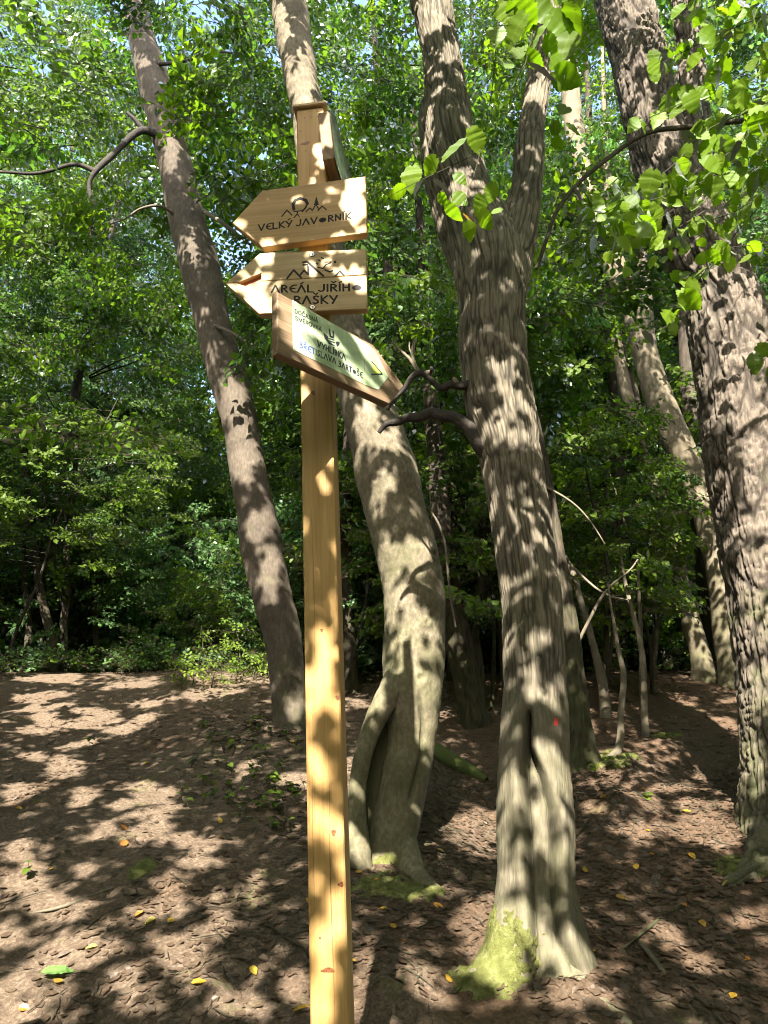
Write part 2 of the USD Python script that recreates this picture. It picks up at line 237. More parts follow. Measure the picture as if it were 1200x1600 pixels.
def spline(P, n):
    P = np.asarray(P, float); s = np.r_[0, np.cumsum(np.linalg.norm(np.diff(P[:, :3], axis=0), axis=1))]
    return CubicSpline(s, P, bc_type="natural")(np.linspace(0, s[-1], n)), np.linspace(0, s[-1], n)
def sink(P4):          # lets a stem run down into the ground
    P4 = np.asarray(P4, float); x, y, z, r = P4[0]; g = float(height(x, y, False))
    return P4 if z < g - .12 else np.vstack([[x, y, g - .25, r * 1.15], P4])
def px_path(pts):      # (px, py, Y, width in px) -> points with radius
    out = []
    for px, py, Y, w in pts:
        P = atY(px, py, Y); z = (P - CAM) @ FW; out.append([*P, w * z / F / 2])
    return np.array(out)

def ridged(p, seed=0, pw=1.0): return 1 - np.abs(2 * meshkit.noise(p, seed) - 1) ** pw
def disp_smooth(c, th, s, R, seed):
    d = 0.020 * (meshkit.fbm(c * 5 + 3, 3, seed) - .5) + 0.006 * (meshkit.fbm(c * 22, 2, seed + 4) - .5)
    band = meshkit.noise(np.stack([c[..., 0] * 6, c[..., 1] * 6, s * 30], -1), seed + 9)      # faint rings round the stem
    d += 0.0035 * (band - .5)
    return d, 0.75 + .5 * (meshkit.fbm(c * 9, 3, seed) - .5)
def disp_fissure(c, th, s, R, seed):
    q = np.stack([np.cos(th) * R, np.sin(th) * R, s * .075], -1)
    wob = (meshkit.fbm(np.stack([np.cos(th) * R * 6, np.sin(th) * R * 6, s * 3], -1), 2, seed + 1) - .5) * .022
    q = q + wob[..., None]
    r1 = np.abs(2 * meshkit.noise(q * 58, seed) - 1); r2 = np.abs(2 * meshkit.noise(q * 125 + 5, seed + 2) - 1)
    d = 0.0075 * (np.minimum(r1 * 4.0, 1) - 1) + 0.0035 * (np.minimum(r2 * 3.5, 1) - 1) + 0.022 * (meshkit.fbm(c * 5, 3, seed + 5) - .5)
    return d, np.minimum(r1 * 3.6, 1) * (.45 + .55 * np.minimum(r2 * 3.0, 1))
def disp_oak(c, th, s, R, seed):
    q = np.stack([np.cos(th) * R, np.sin(th) * R, s * .20], -1)
    w = np.stack([meshkit.fbm(q * 9 + k * 11, 2, seed + k) for k in range(3)], -1) - .5
    q = q + w * .07
    r1 = np.abs(2 * meshkit.noise(q * 21, seed) - 1); r2 = np.abs(2 * meshkit.noise(q * 47 + 5, seed + 2) - 1)
    q3 = np.stack([np.cos(th) * R * .7, np.sin(th) * R * .7, s * .8], -1) + w * .05
    r3 = np.abs(2 * meshkit.noise(q3 * 30 + 9, seed + 3) - 1)
    a = np.minimum(np.minimum(r1 * 4.2, r3 * 5.0 + .30), 1)
    d = 0.024 * (a - 1) + 0.007 * (np.minimum(r2 * 3, 1) - 1) + 0.02 * (meshkit.fbm(c * 4, 2, seed + 5) - .5)
    return d, a * (.55 + .45 * np.minimum(r2 * 3, 1))

def trunk_mesh(pts, nth, ns, disp, seed=0, flare=None, extra=None, cut=None):
    """pts: (x, y, z, r) from the base upward. Returns mesh with uv.x = how far a spot stands out of the furrows."""
    S, s = spline(pts, ns); C, R = S[:, :3], np.maximum(S[:, 3], .004)
    T = np.gradient(C, axis=0); T /= np.linalg.norm(T, axis=1, keepdims=True)
    a = np.array([0, 1.0, 0]) - T[0] * T[0][1]; a /= np.linalg.norm(a); A = [a]
    for i in range(1, ns):
        a = A[-1] - T[i] * (A[-1] @ T[i]); A.append(a / np.linalg.norm(a))
    A = np.array(A); B = np.cross(T, A)
    th = np.linspace(0, 2 * np.pi, nth + 1)                         # the seam faces away from the camera
    TH, SS = np.meshgrid(th, s); RR = np.repeat(R[:, None], nth + 1, 1)
    D = np.cos(TH)[..., None] * A[:, None] + np.sin(TH)[..., None] * B[:, None]
    if flare is not None: RR = RR * flare(TH, SS, RR)
    Q = C[:, None] + RR[..., None] * D
    d, col = disp(Q, TH, SS, RR, seed)
    d = d * np.minimum(1, RR / .08)
    if extra is not None:
        e, col = extra(Q, TH, SS, RR, d, col); d = e
    V = Q + d[..., None] * D
    V[:, -1] = V[:, 0]; col[:, -1] = col[:, 0]
    i, j = np.meshgrid(np.arange(ns - 1), np.arange(nth), indexing="ij"); k = nth + 1
    q = np.stack([i * k + j, i * k + j + 1, (i + 1) * k + j + 1, (i + 1) * k + j], -1).reshape(-1, 4)
    f = np.vstack([q[:, [0, 1, 2]], q[:, [0, 2, 3]]])
    return (V.reshape(-1, 3), f), np.stack([col.ravel(), SS.ravel()], -1)
def limb(parent, name, P4, mat_, sides=24, n=60, disp=disp_smooth, seed=1, taper=True):
    mesh_, uv = trunk_mesh(np.asarray(P4), sides, n, disp, seed)
    return obj(name, mesh_, mat_, parent, smooth=True, uv=uv)
# ---------------------------------------------------------------- the large trees (trunks)
def lerp_z(tab):       # [(py, value)] for a given Y -> function of world z
    def f(z, Y): 
        zs = np.array([atY(600, p, Y)[2] for p, _ in tab]); vs = np.array([v for _, v in tab]); o = np.argsort(zs); return np.interp(z, zs[o], vs[o])
    return f
HERO = {}              # name -> control points in the photograph, for placing light and leaves
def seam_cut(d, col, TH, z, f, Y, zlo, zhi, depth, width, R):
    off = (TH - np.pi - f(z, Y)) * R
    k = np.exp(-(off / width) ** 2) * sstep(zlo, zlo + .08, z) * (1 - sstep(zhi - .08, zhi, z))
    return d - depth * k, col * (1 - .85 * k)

# --- the fissured tree right of the post (forks at the height of the upper signs)
HERO["maple"] = [(838, 1660, 3.31, 420), (838, 1580, 3.31, 310), (838, 1530, 3.31, 222), (839, 1490, 3.31, 172), (838, 1440, 3.31, 144), (837, 1400, 3.32, 127), (837, 1300, 3.33, 122), (835, 1200, 3.34, 113), (836, 1100, 3.35, 102), (834, 1000, 3.36, 95), (825, 900, 3.37, 95),
                 (811, 800, 3.38, 93), (795, 700, 3.39, 99), (776, 600, 3.4, 107), (769, 500, 3.41, 104), (768, 440, 3.42, 110), (760, 390, 3.43, 112), (742, 340, 3.44, 96), (722, 280, 3.45, 80), (706, 220, 3.46, 78), (693, 110, 3.48, 62), (673, 0, 3.5, 64), (655, -120, 3.52, 58), (640, -260, 3.54, 52), (630, -420, 3.56, 44)]
s1 = lerp_z([(1100, -.40), (1200, -.50), (1265, -.42), (1360, -.34), (1420, -.26), (1480, -.22)])
s2 = lerp_z([(1100, -.34), (1165, -.33), (1205, 0.0), (1256, .26), (1320, .32), (1445, .34), (1490, .55), (1520, .62)])
def maple_flare(TH, SS, RR):
    k = np.exp(-np.maximum(SS - .3, 0) / .13)
    return 1 + k * (.22 * np.cos(3 * TH + .6) + .15 * np.cos(5 * TH + 2.0) + .06 * np.cos(9 * TH))
def maple_extra(Q, TH, SS, RR, d, col):
    z, Y = Q[..., 2], 3.33
    za, zb, zt = (atY(838, p, Y)[2] for p in (1540, 1480, 1105))
    low = 1 - sstep(zt - .10, zt + .25, z)                         # smooth callus wood near the foot
    sm, smc = disp_smooth(Q, TH, SS, RR, 41)
    d = d * (1 - .78 * low) + sm * low * .8; col = col * (1 - low) + np.maximum(smc, .8) * low
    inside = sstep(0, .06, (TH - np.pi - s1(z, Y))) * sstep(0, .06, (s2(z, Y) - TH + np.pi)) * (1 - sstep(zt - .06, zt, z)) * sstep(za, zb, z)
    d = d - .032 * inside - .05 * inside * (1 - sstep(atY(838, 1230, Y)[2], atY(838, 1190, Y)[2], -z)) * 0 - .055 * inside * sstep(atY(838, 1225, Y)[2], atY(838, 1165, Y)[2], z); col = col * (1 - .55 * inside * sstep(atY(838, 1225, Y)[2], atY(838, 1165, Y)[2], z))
    for off, sgn in ((s1, -1), (s2, 1)):                           # rolled lips on both sides of the old wound
        o = (TH - np.pi - off(z, Y)) * RR * sgn
        d = d + .020 * np.exp(-((o - .035) / .03) ** 2) * (1 - sstep(zt - .02, zt + .12, z)) * sstep(za, zb, z)
    d, col = seam_cut(d, col, TH, z, s1, Y, za, zt + .02, .045, .012, RR)
    d, col = seam_cut(d, col, TH, z, s2, Y, za - .05, zt + .02, .045, .011, RR)
    for (py, tt, r_, a_) in ((1085, .12, .03, .010), (1020, .25, .02, .008), (1025, -.1, .018, .008), (960, -.45, .018, .007), (745, -.2, .06, .016), (770, .3, .03, .010), (640, -.9, .05, .02), (1050, .3, .018, .007), (985, -.5, .018, .007)):
        dz = z - atY(820, py, Y)[2]; du = (TH - np.pi - tt) * RR
        rr = np.hypot(dz, du) / r_
        d = d + a_ * np.exp(-rr ** 2) - 1.6 * a_ * np.exp(-(rr * 2.6) ** 2); col = col * (1 - .5 * np.exp(-(rr * 1.8) ** 2))
    return d, col
maple = thing("forked_tree", "grey tree with finely furrowed bark that forks in two, right of the signpost", "tree")
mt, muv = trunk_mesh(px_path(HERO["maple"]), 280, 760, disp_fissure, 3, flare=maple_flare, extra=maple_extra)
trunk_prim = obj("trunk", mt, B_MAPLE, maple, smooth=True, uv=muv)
limb(maple, "limb", px_path([(778, 540, 3.42, 40), (784, 480, 3.42, 62), (800, 410, 3.41, 62), (815, 340, 3.39, 54), (823, 290, 3.39, 50), (829, 210, 3.40, 44), (838, 150, 3.42, 40), (851, 60, 3.45, 37), (862, -30, 3.48, 36), (875, -160, 3.52, 33)]), B_MAPLE, 120, 260, disp_fissure, 8)
limb(maple, "limb", px_path([(752, 500, 3.48, 30), (730, 420, 3.50, 50), (704, 340, 3.52, 54), (686, 270, 3.54, 50), (676, 210, 3.55, 44), (672, 165, 3.56, 30), (671, 140, 3.56, 14)]), B_MAPLE, 90, 160, disp_fissure, 9)
limb(maple, "branch", px_path([(770, 716, 3.38, 36), (746, 689, 3.36, 25), (733, 669, 3.36, 22), (722, 660, 3.36, 22), (708, 652, 3.37, 19), (690, 650, 3.38, 19), (672, 645, 3.39, 16), (655, 652, 3.40, 16), (636, 653, 3.41, 13), (622, 659, 3.42, 13), (606, 662, 3.43, 10), (592, 676, 3.44, 7)]), B_BLACK, 28, 90, disp_smooth, 4)
limb(maple, "branch", px_path([(750, 606, 3.36, 22), (732, 601, 3.34, 16), (716, 603, 3.34, 13), (705, 600, 3.34, 13), (693, 606, 3.35, 12), (683, 603, 3.36, 10), (670, 590, 3.36, 9), (655, 583, 3.37, 11), (641, 592, 3.38, 9), (633, 606, 3.39, 8), (616, 623, 3.4, 7), (606, 640, 3.4, 5)]), B_BLACK, 16, 90, disp_smooth, 5)
for k, tw in enumerate(([(655, 584, 3.37, 9), (648, 572, 3.37, 7), (640, 561, 3.37, 6), (626, 548, 3.37, 5), (613, 535, 3.37, 3)], [(648, 572, 3.37, 6), (645, 556, 3.36, 5), (647, 535, 3.35, 4), (648, 528, 3.35, 2)], [(645, 556, 3.36, 3), (640, 545, 3.36, 2.5), (640, 534, 3.36, 1.5)], [(665, 584, 3.37, 10), (672, 582, 3.35, 9), (674, 581, 3.34, 7)], [(713, 602, 3.34, 9), (710, 594, 3.33, 10), (707, 592, 3.33, 8)])):
    limb(maple, "twig", px_path(tw), B_TWIG, 8, 16, disp_smooth, 20 + k)
def patch_on(parent, name, mesh_, uv, test, material, lift=.003, rough=.008, seed=0):
    v, f = mesh_; v = np.asarray(v); c = v[f].mean(1)
    keep = f[test(c)]; idx = np.unique(keep); mp = -np.ones(len(v), int); mp[idx] = np.arange(len(idx))
    _, _, n = meshkit.arrays(mesh_, True)
    edge = test(v[idx], True)
    w = v[idx] + n[idx] * (lift * edge + rough * edge * meshkit.fbm(v[idx] * 70, 3, seed) - .004 * (1 - edge))[:, None]
    return obj(name, (w, mp[keep]), material, parent, smooth=True)
def maple_moss(c, soft=False):
    px, py, _ = proj(c)
    q = ((px - 775) / 62) ** 2 + ((py - 1500) / 76) ** 2 + 2.0 * (meshkit.fbm(c * 9, 3, 2) - .5) + 2.4 * (meshkit.fbm(c * 45, 3, 5) - .5)
    q = np.where(c[..., 1] > 3.42, 9, q)
    return np.clip((1.15 - q) / .35, 0, 1) if soft else q < 1.15
patch_on(maple, "moss_patch", mt, muv, maple_moss, MOSS)
def root(parent, start, pts, material, seed, disp=disp_smooth):
    P = [px_path([start])[0]]
    for px, py, w in pts:
        h = hit(px, py); r = w * ((h - CAM) @ FW) / F / 2; P.append([h[0], h[1], float(height(h[0], h[1], False)) - r * .45, r])
    P[-1][2] -= .05; obj_ = limb(parent, "root", np.array(P), material, 44, 90, disp, seed); return obj_
root(maple, (866, 1450, 3.32, 40), [(898, 1530, 56), (935, 1568, 40), (985, 1602, 24), (1040, 1635, 8)], B_MAPLE, 61)
# a dab of red paint on the bark
v, f = mt; c = np.asarray(v)[f].mean(1); px, py, _ = proj(c)
sel = (((px - 868.5) / 3.6) ** 2 + ((py - 1128) / 6.5) ** 2 + .5 * (meshkit.noise(c * 160, 3) - .5) < 1) & (c[:, 1] < 3.4)
if sel.any():
    keep = f[sel]; idx = np.unique(keep); mp = -np.ones(len(v), int); mp[idx] = np.arange(len(idx)); _, _, nn = meshkit.arrays(mt, True)
    obj("paint_spot", (np.asarray(v)[idx] + nn[idx] * .002, mp[keep]), REDPAINT, maple, smooth=True)

# --- the smooth-barked tree directly behind the post
HERO["centre"] = [(598, 1450, 4.35, 230), (600, 1400, 4.35, 160), (604, 1365, 4.35, 112), (608, 1335, 4.35, 86), (617, 1290, 4.35, 79), (632, 1222, 4.36, 76), (643, 1153, 4.38, 78), (645, 1084, 4.39, 92), (647, 1000, 4.4, 96), (643, 900, 4.4, 96), (632, 850, 4.4, 97), (618, 800, 4.4, 96), (606, 750, 4.4, 98), (594, 700, 4.4, 92), (574, 640, 4.4, 80),
                  (552, 570, 4.4, 74), (530, 490, 4.4, 68), (510, 390, 4.42, 60), (495, 285, 4.44, 55), (485, 205, 4.45, 52), (476, 150, 4.46, 51), (466, 100, 4.47, 53), (458, 50, 4.48, 56), (450, 0, 4.5, 57), (438, -90, 4.5, 54), (420, -240, 4.5, 48), (405, -420, 4.5, 40)]
def centre_flare(TH, SS, RR):
    k = np.exp(-np.maximum(SS - .25, 0) / .22)
    return 1 + k * (.14 * np.cos(3 * TH + 1.4) + .10 * np.cos(5 * TH))
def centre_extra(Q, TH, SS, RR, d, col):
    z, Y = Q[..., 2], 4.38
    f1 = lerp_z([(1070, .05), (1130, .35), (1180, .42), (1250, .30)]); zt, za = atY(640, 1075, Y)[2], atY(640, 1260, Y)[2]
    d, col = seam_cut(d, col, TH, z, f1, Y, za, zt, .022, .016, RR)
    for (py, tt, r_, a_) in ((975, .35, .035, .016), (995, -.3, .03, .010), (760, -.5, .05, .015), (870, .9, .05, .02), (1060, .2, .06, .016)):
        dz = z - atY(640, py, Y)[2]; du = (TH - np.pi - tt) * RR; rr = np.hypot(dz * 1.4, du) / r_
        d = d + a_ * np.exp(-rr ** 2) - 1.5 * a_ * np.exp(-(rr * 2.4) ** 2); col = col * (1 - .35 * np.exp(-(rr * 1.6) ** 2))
    return d, col
centre = thing("bent_tree", "smooth grey-green tree with a bent trunk rising right behind the signpost, hollow at its foot", "tree")
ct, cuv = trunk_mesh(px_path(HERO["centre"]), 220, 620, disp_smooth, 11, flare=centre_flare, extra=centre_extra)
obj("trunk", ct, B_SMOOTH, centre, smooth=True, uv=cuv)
limb(centre, "root_leg", px_path([(645, 990, 4.40, 40), (628, 1040, 4.33, 40), (609, 1082, 4.28, 37), (590, 1118, 4.26, 34), (573, 1160, 4.25, 30), (562, 1205, 4.24, 27), (557, 1250, 4.23, 30), (556, 1300, 4.22, 40), (554, 1350, 4.2, 56), (550, 1410, 4.2, 76)]), B_SMOOTH, 80, 200, disp_smooth, 12)
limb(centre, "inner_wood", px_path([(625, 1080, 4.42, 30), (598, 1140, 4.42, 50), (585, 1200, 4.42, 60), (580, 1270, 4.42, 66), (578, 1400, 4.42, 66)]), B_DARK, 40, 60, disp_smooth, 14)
root(centre, (628, 1280, 4.35, 36), [(650, 1362, 36), (678, 1385, 22), (710, 1400, 8)], B_SMOOTH, 64)
def centre_moss(c, soft=False):
    px, py, _ = proj(c)
    q = ((py - 1385) / 50) ** 2 + ((px - 600) / 75) ** 2 + 1.6 * (meshkit.fbm(c * 9, 3, 7) - .5) + 1.0 * (meshkit.fbm(c * 40, 2, 5) - .5)
    q = np.where(c[..., 1] > 4.45, 9, q)
    return np.clip((1.0 - q) / .35, 0, 1) if soft else q < 1.0
patch_on(centre, "moss_patch", ct, cuv, centre_moss, MOSS)

# --- the slanting brown tree left of the post
HERO["left"] = [(468, 1210, 6.95, 92), (462, 1165, 6.95, 72), (456, 1120, 6.95, 58), (449, 1060, 6.95, 56), (443, 1000, 6.95, 57), (430, 950, 6.95, 60), (418, 900, 6.95, 63), (408, 850, 6.95, 66), (400, 800, 6.95, 60), (390, 750, 6.95, 57), (382, 700, 6.95, 55), (372, 650, 6.95, 55), (359, 600, 6.95, 58), (344, 550, 6.95, 57), (331, 500, 6.95, 54),
                (320, 450, 6.95, 60), (308, 400, 6.95, 61), (293, 350, 6.95, 56), (283, 300, 6.95, 53), (272, 250, 6.95, 52), (259, 200, 6.95, 50), (246, 150, 6.95, 51), (233, 100, 6.95, 46), (219, 50, 6.95, 40), (210, 0, 6.95, 34), (196, -90, 6.95, 32), (178, -250, 6.95, 26)]
def left_flare(TH, SS, RR): return 1 + np.exp(-np.maximum(SS - .25, 0) / .2) * .18 * np.cos(3 * TH + .3)
left = thing("slanting_tree", "brown slanting tree with patches of sun on its bark, left of the signpost", "tree")
lt, luv = trunk_mesh(px_path(HERO["left"]), 140, 560, disp_smooth, 21, flare=left_flare)
obj("trunk", lt, B_BROWN, left, smooth=True, uv=luv)
limb(left, "branch", px_path([(258, 222, 6.9, 15.8), (238, 207, 6.8, 13.0), (224, 204, 6.75, 11.5), (207, 212, 6.7, 10.8), (190, 228, 6.66, 9.4), (172, 246, 6.65, 9.4), (149, 268, 6.6, 8.6), (140, 284, 6.6, 6.5), (143, 312, 6.6, 6.5), (146, 338, 6.6, 5.8), (144, 362, 6.6, 5.8), (139, 378, 6.6, 4.3), (128, 387, 6.6, 2.9)]), B_BLACK, 20, 70, disp_smooth, 23)
limb(left, "branch", px_path([(149, 268, 6.6, 8.6), (120, 257, 6.55, 6.5), (90, 263, 6.5, 5.8), (55, 271, 6.45, 5.0), (0, 269, 6.4, 4.3), (-50, 280, 6.4, 2.9)]), B_BLACK, 14, 50, disp_smooth, 24)
limb(left, "branch", px_path([(224, 204, 6.75, 10.1), (210, 186, 6.7, 6.5), (198, 176, 6.68, 4.3)]), B_BLACK, 12, 20, disp_smooth, 25)
limb(left, "branch", px_path([(318, 330, 6.8, 8), (350, 350, 6.6, 6), (390, 382, 6.4, 4)]), B_TWIG, 10, 20, disp_smooth, 26)
limb(left, "branch", px_path([(272, 335, 6.8, 5), (250, 322, 6.65, 4), (235, 322, 6.6, 4), (212, 330, 6.55, 3), (200, 339, 6.5, 3), (170, 352, 6.4, 2), (150, 372, 6.35, 1.5)]), B_TWIG, 10, 24, disp_smooth, 27)
limb(left, "branch", px_path([(240, 100, 6.85, 6.5), (290, 95, 6.6, 5.0), (340, 82, 6.4, 3.6), (410, 100, 6.2, 2.2)]), B_BLACK, 10, 24, disp_smooth, 28)

limb(left, "branch", px_path([(333, 508, 6.8, 6), (375, 527, 6.5, 4.5), (400, 541, 6.3, 4), (425, 547, 6.2, 2.5)]), B_TWIG, 8, 24, disp_smooth, 31)
# --- the oak at the right edge
HERO["oak"] = [(1262, 1450, 4.62, 400), (1258, 1390, 4.62, 290), (1254, 1330, 4.62, 212), (1250, 1270, 4.63, 178), (1243, 1200, 4.64, 160), (1233, 1100, 4.66, 152), (1222, 1000, 4.68, 146), (1206, 900, 4.69, 142), (1187, 800, 4.7, 138), (1169, 700, 4.7, 134), (1157, 600, 4.7, 130), (1140, 520, 4.7, 122), (1122, 450, 4.7, 110), (1095, 390, 4.71, 108), (1070, 330, 4.72, 104),
               (1045, 270, 4.73, 96), (1022, 200, 4.74, 86), (1000, 100, 4.76, 84), (974, 0, 4.78, 86), (950, -110, 4.8, 80), (925, -260, 4.84, 72), (905, -430, 4.9, 60)]
def oak_flare(TH, SS, RR): return 1 + np.exp(-np.maximum(SS - .25, 0) / .2) * (.12 * np.cos(4 * TH + .5) + .06 * np.cos(7 * TH))
oak = thing("oak_tree", "thick oak with deeply cracked plated bark at the right edge", "tree")
ot, ouv = trunk_mesh(px_path(HERO["oak"]), 330, 700, disp_oak, 31, flare=oak_flare)
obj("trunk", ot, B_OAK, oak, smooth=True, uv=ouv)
limb(oak, "limb", px_path([(1105, 440, 4.74, 70), (1098, 360, 4.74, 62), (1092, 280, 4.73, 52), (1087, 200, 4.73, 46), (1080, 100, 4.74, 42), (1070, 0, 4.76, 38), (1060, -120, 4.8, 34), (1050, -260, 4.84, 28)]), B_OAK, 120, 260, disp_oak, 33)
root(oak, (1200, 1280, 4.55, 50), [(1165, 1365, 44), (1135, 1388, 28), (1100, 1405, 8)], B_OAK, 66, disp_oak)
def oak_moss(c, soft=False):
    px, py, _ = proj(c)
    q = ((py - 1370) / 60) ** 2 + ((px - 1170) / 90) ** 2 + 1.6 * (meshkit.fbm(c * 8, 3, 9) - .5) + 1.0 * (meshkit.fbm(c * 40, 2, 5) - .5)
    q = np.where(c[..., 1] > 4.8, 9, q)
    return np.clip((1.0 - q) / .35, 0, 1) if soft else q < 1.0
patch_on(oak, "moss_patch", ot, ouv, oak_moss, MOSS)

# --- thinner stems on the slope behind
def small_tree(name, label, pts, material, sides=60, n=160, disp=disp_smooth, seed=1, group=None, cat="tree"):
    t = thing(name, label, cat, group=group); h_ = hit(pts[0][0], pts[0][1]); b_ = pts[1] if len(pts) > 1 else pts[0]
    h_ = hit(b_[0], b_[1])
    if h_ is not None and abs(h_[1] - b_[2]) < 2.5: pts = [(a, b, c + h_[1] - b_[2], w) for a, b, c, w in pts]
    msh, uv = trunk_mesh(sink(px_path(pts)), sides, n, disp, seed, flare=lambda TH, SS, RR: 1 + np.exp(-np.maximum(SS - .3, 0) / .12) * (.18 * np.cos(3 * TH + seed) + .10 * np.cos(5 * TH)))
    obj("trunk", msh, material, t, smooth=True, uv=uv); small_tree.dy = pts[1][2] - b_[2]
    return t
ty = 8.8
leaner = small_tree("leaning_tree", "pale leaning tree with bright sun patches behind the oak", [(1152, 1120, ty, 55), (1145, 1070, ty, 42), (1136, 1000, ty, 39), (1124, 900, ty, 37), (1106, 820, ty, 37), (1085, 750, ty, 40), (1058, 690, ty, 45), (1036, 640, ty, 44), (1016, 580, ty, 40), (1001, 530, ty, 36), (985, 480, ty, 34), (957, 410, ty, 35), (930, 345, ty, 34), (905, 250, ty, 30), (890, 130, ty, 29), (880, -20, ty, 25)], B_PALE, 90, 320, seed=51)
ty += small_tree.dy
limb(leaner, "limb", px_path([(1040, 640, ty, 14), (1026, 595, ty, 20), (1014, 530, ty + .1, 20), (1008, 450, ty + .2, 18), (1000, 380, ty + .3, 16), (990, 250, ty + .4, 13), (975, 150, ty + .5, 10)]), B_BROWN, 30, 90, seed=52)
stub = small_tree("short_tree", "thin pale tree with a broken stub, left of the pale leaning tree", [(1110, 1105, 9.1, 56), (1103, 1062, 9.1, 40), (1096, 1030, 9.1, 33), (1083, 985, 9.1, 30), (1071, 945, 9.1, 28), (1064, 915, 9.1, 25), (1058, 870, 9.1, 22), (1040, 800, 9.1, 21), (1010, 735, 9.1, 20), (985, 640, 9.1, 19), (968, 560, 9.1, 18), (955, 470, 9.1, 16), (948, 300, 9.1, 11), (942, 120, 9.1, 6), (940, -20, 9.1, 3)], B_PALE, 50, 220, seed=53)
sy = 9.1 + small_tree.dy
limb(stub, "stub", px_path([(1073, 960, sy, 18), (1064, 953, sy - .05, 17), (1057, 951, sy - .1, 14), (1053, 951, sy - .12, 6)]), B_PALE, 16, 16, seed=54)
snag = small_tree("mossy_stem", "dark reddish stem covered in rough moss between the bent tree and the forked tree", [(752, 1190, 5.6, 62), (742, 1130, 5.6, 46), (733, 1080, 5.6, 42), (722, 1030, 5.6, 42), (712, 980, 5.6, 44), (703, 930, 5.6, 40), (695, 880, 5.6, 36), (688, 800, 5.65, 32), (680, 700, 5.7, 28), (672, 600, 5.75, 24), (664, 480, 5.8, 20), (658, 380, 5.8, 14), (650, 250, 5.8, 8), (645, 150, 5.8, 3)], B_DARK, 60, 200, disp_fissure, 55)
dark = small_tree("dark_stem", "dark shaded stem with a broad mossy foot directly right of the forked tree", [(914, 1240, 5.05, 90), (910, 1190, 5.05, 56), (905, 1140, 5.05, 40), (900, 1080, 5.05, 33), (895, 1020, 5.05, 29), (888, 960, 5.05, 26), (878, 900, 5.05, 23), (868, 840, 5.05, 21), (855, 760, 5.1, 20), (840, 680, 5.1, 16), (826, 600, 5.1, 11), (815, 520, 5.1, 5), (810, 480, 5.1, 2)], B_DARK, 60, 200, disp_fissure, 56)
small_tree("dead_sapling", "thin pale dead sapling leaning left beyond the dark stem", [(938, 1050, 7.6, 14), (930, 1020, 7.6, 12), (918, 975, 7.6, 11), (905, 930, 7.6, 10), (893, 890, 7.6, 9), (884, 870, 7.6, 6), (872, 830, 7.6, 4)], B_TWIG, 16, 60, seed=57, cat="sapling")
sap = small_tree("curved_sapling", "slender sapling curved at its foot on the mossy hump right of the forked tree", [(940, 1200, 4.75, 16), (958, 1183, 4.75, 14), (968, 1165, 4.75, 13), (970, 1140, 4.75, 11), (971, 1100, 4.75, 10), (974, 1050, 4.75, 9), (967, 1020, 4.75, 7), (962, 990, 4.75, 6), (955, 950, 4.75, 4), (950, 910, 4.75, 3)], B_TWIG, 18, 80, seed=58, cat="sapling")
small_tree("dead_sapling", "crooked thin dead sapling with upright twigs right of the curved sapling", [(1007, 1105, 6.6, 10), (1006, 1060, 6.6, 9), (1003, 1020, 6.6, 9), (996, 985, 6.6, 8), (984, 940, 6.6, 7), (975, 900, 6.6, 5), (968, 850, 6.6, 3)], B_TWIG, 14, 60, seed=59, cat="sapling")
small_tree("dead_sapling", "straight thin dead sapling standing between the curved sapling and the short pale tree", [(1004, 1098, 6.9, 8), (1002, 1040, 6.9, 7), (1001, 980, 6.9, 6), (998, 920, 6.9, 5), (996, 860, 6.9, 3)], B_TWIG, 12, 50, seed=60, cat="sapling")
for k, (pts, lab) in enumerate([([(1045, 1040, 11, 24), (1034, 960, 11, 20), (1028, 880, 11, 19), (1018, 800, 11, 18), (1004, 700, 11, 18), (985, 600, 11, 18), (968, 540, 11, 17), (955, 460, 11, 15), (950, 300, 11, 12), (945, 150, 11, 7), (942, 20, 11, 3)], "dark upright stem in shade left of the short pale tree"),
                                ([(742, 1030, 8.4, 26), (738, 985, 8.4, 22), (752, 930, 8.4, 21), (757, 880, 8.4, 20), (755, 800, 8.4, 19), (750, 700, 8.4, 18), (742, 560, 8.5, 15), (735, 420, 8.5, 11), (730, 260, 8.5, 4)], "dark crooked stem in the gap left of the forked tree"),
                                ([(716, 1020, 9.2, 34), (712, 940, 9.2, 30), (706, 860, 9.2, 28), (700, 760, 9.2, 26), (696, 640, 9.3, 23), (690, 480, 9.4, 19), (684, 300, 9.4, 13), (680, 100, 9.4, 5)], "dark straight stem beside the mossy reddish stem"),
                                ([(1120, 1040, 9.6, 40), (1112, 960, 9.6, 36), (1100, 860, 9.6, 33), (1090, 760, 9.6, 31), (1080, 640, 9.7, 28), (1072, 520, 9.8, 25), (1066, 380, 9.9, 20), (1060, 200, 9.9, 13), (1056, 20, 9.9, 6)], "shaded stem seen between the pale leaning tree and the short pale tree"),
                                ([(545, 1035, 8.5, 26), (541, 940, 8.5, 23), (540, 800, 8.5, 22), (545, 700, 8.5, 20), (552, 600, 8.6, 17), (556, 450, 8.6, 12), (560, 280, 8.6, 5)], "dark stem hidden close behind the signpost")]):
    small_tree("shaded_stem", lab, pts, B_DARK, 30, 90, disp_fissure, 70 + k)

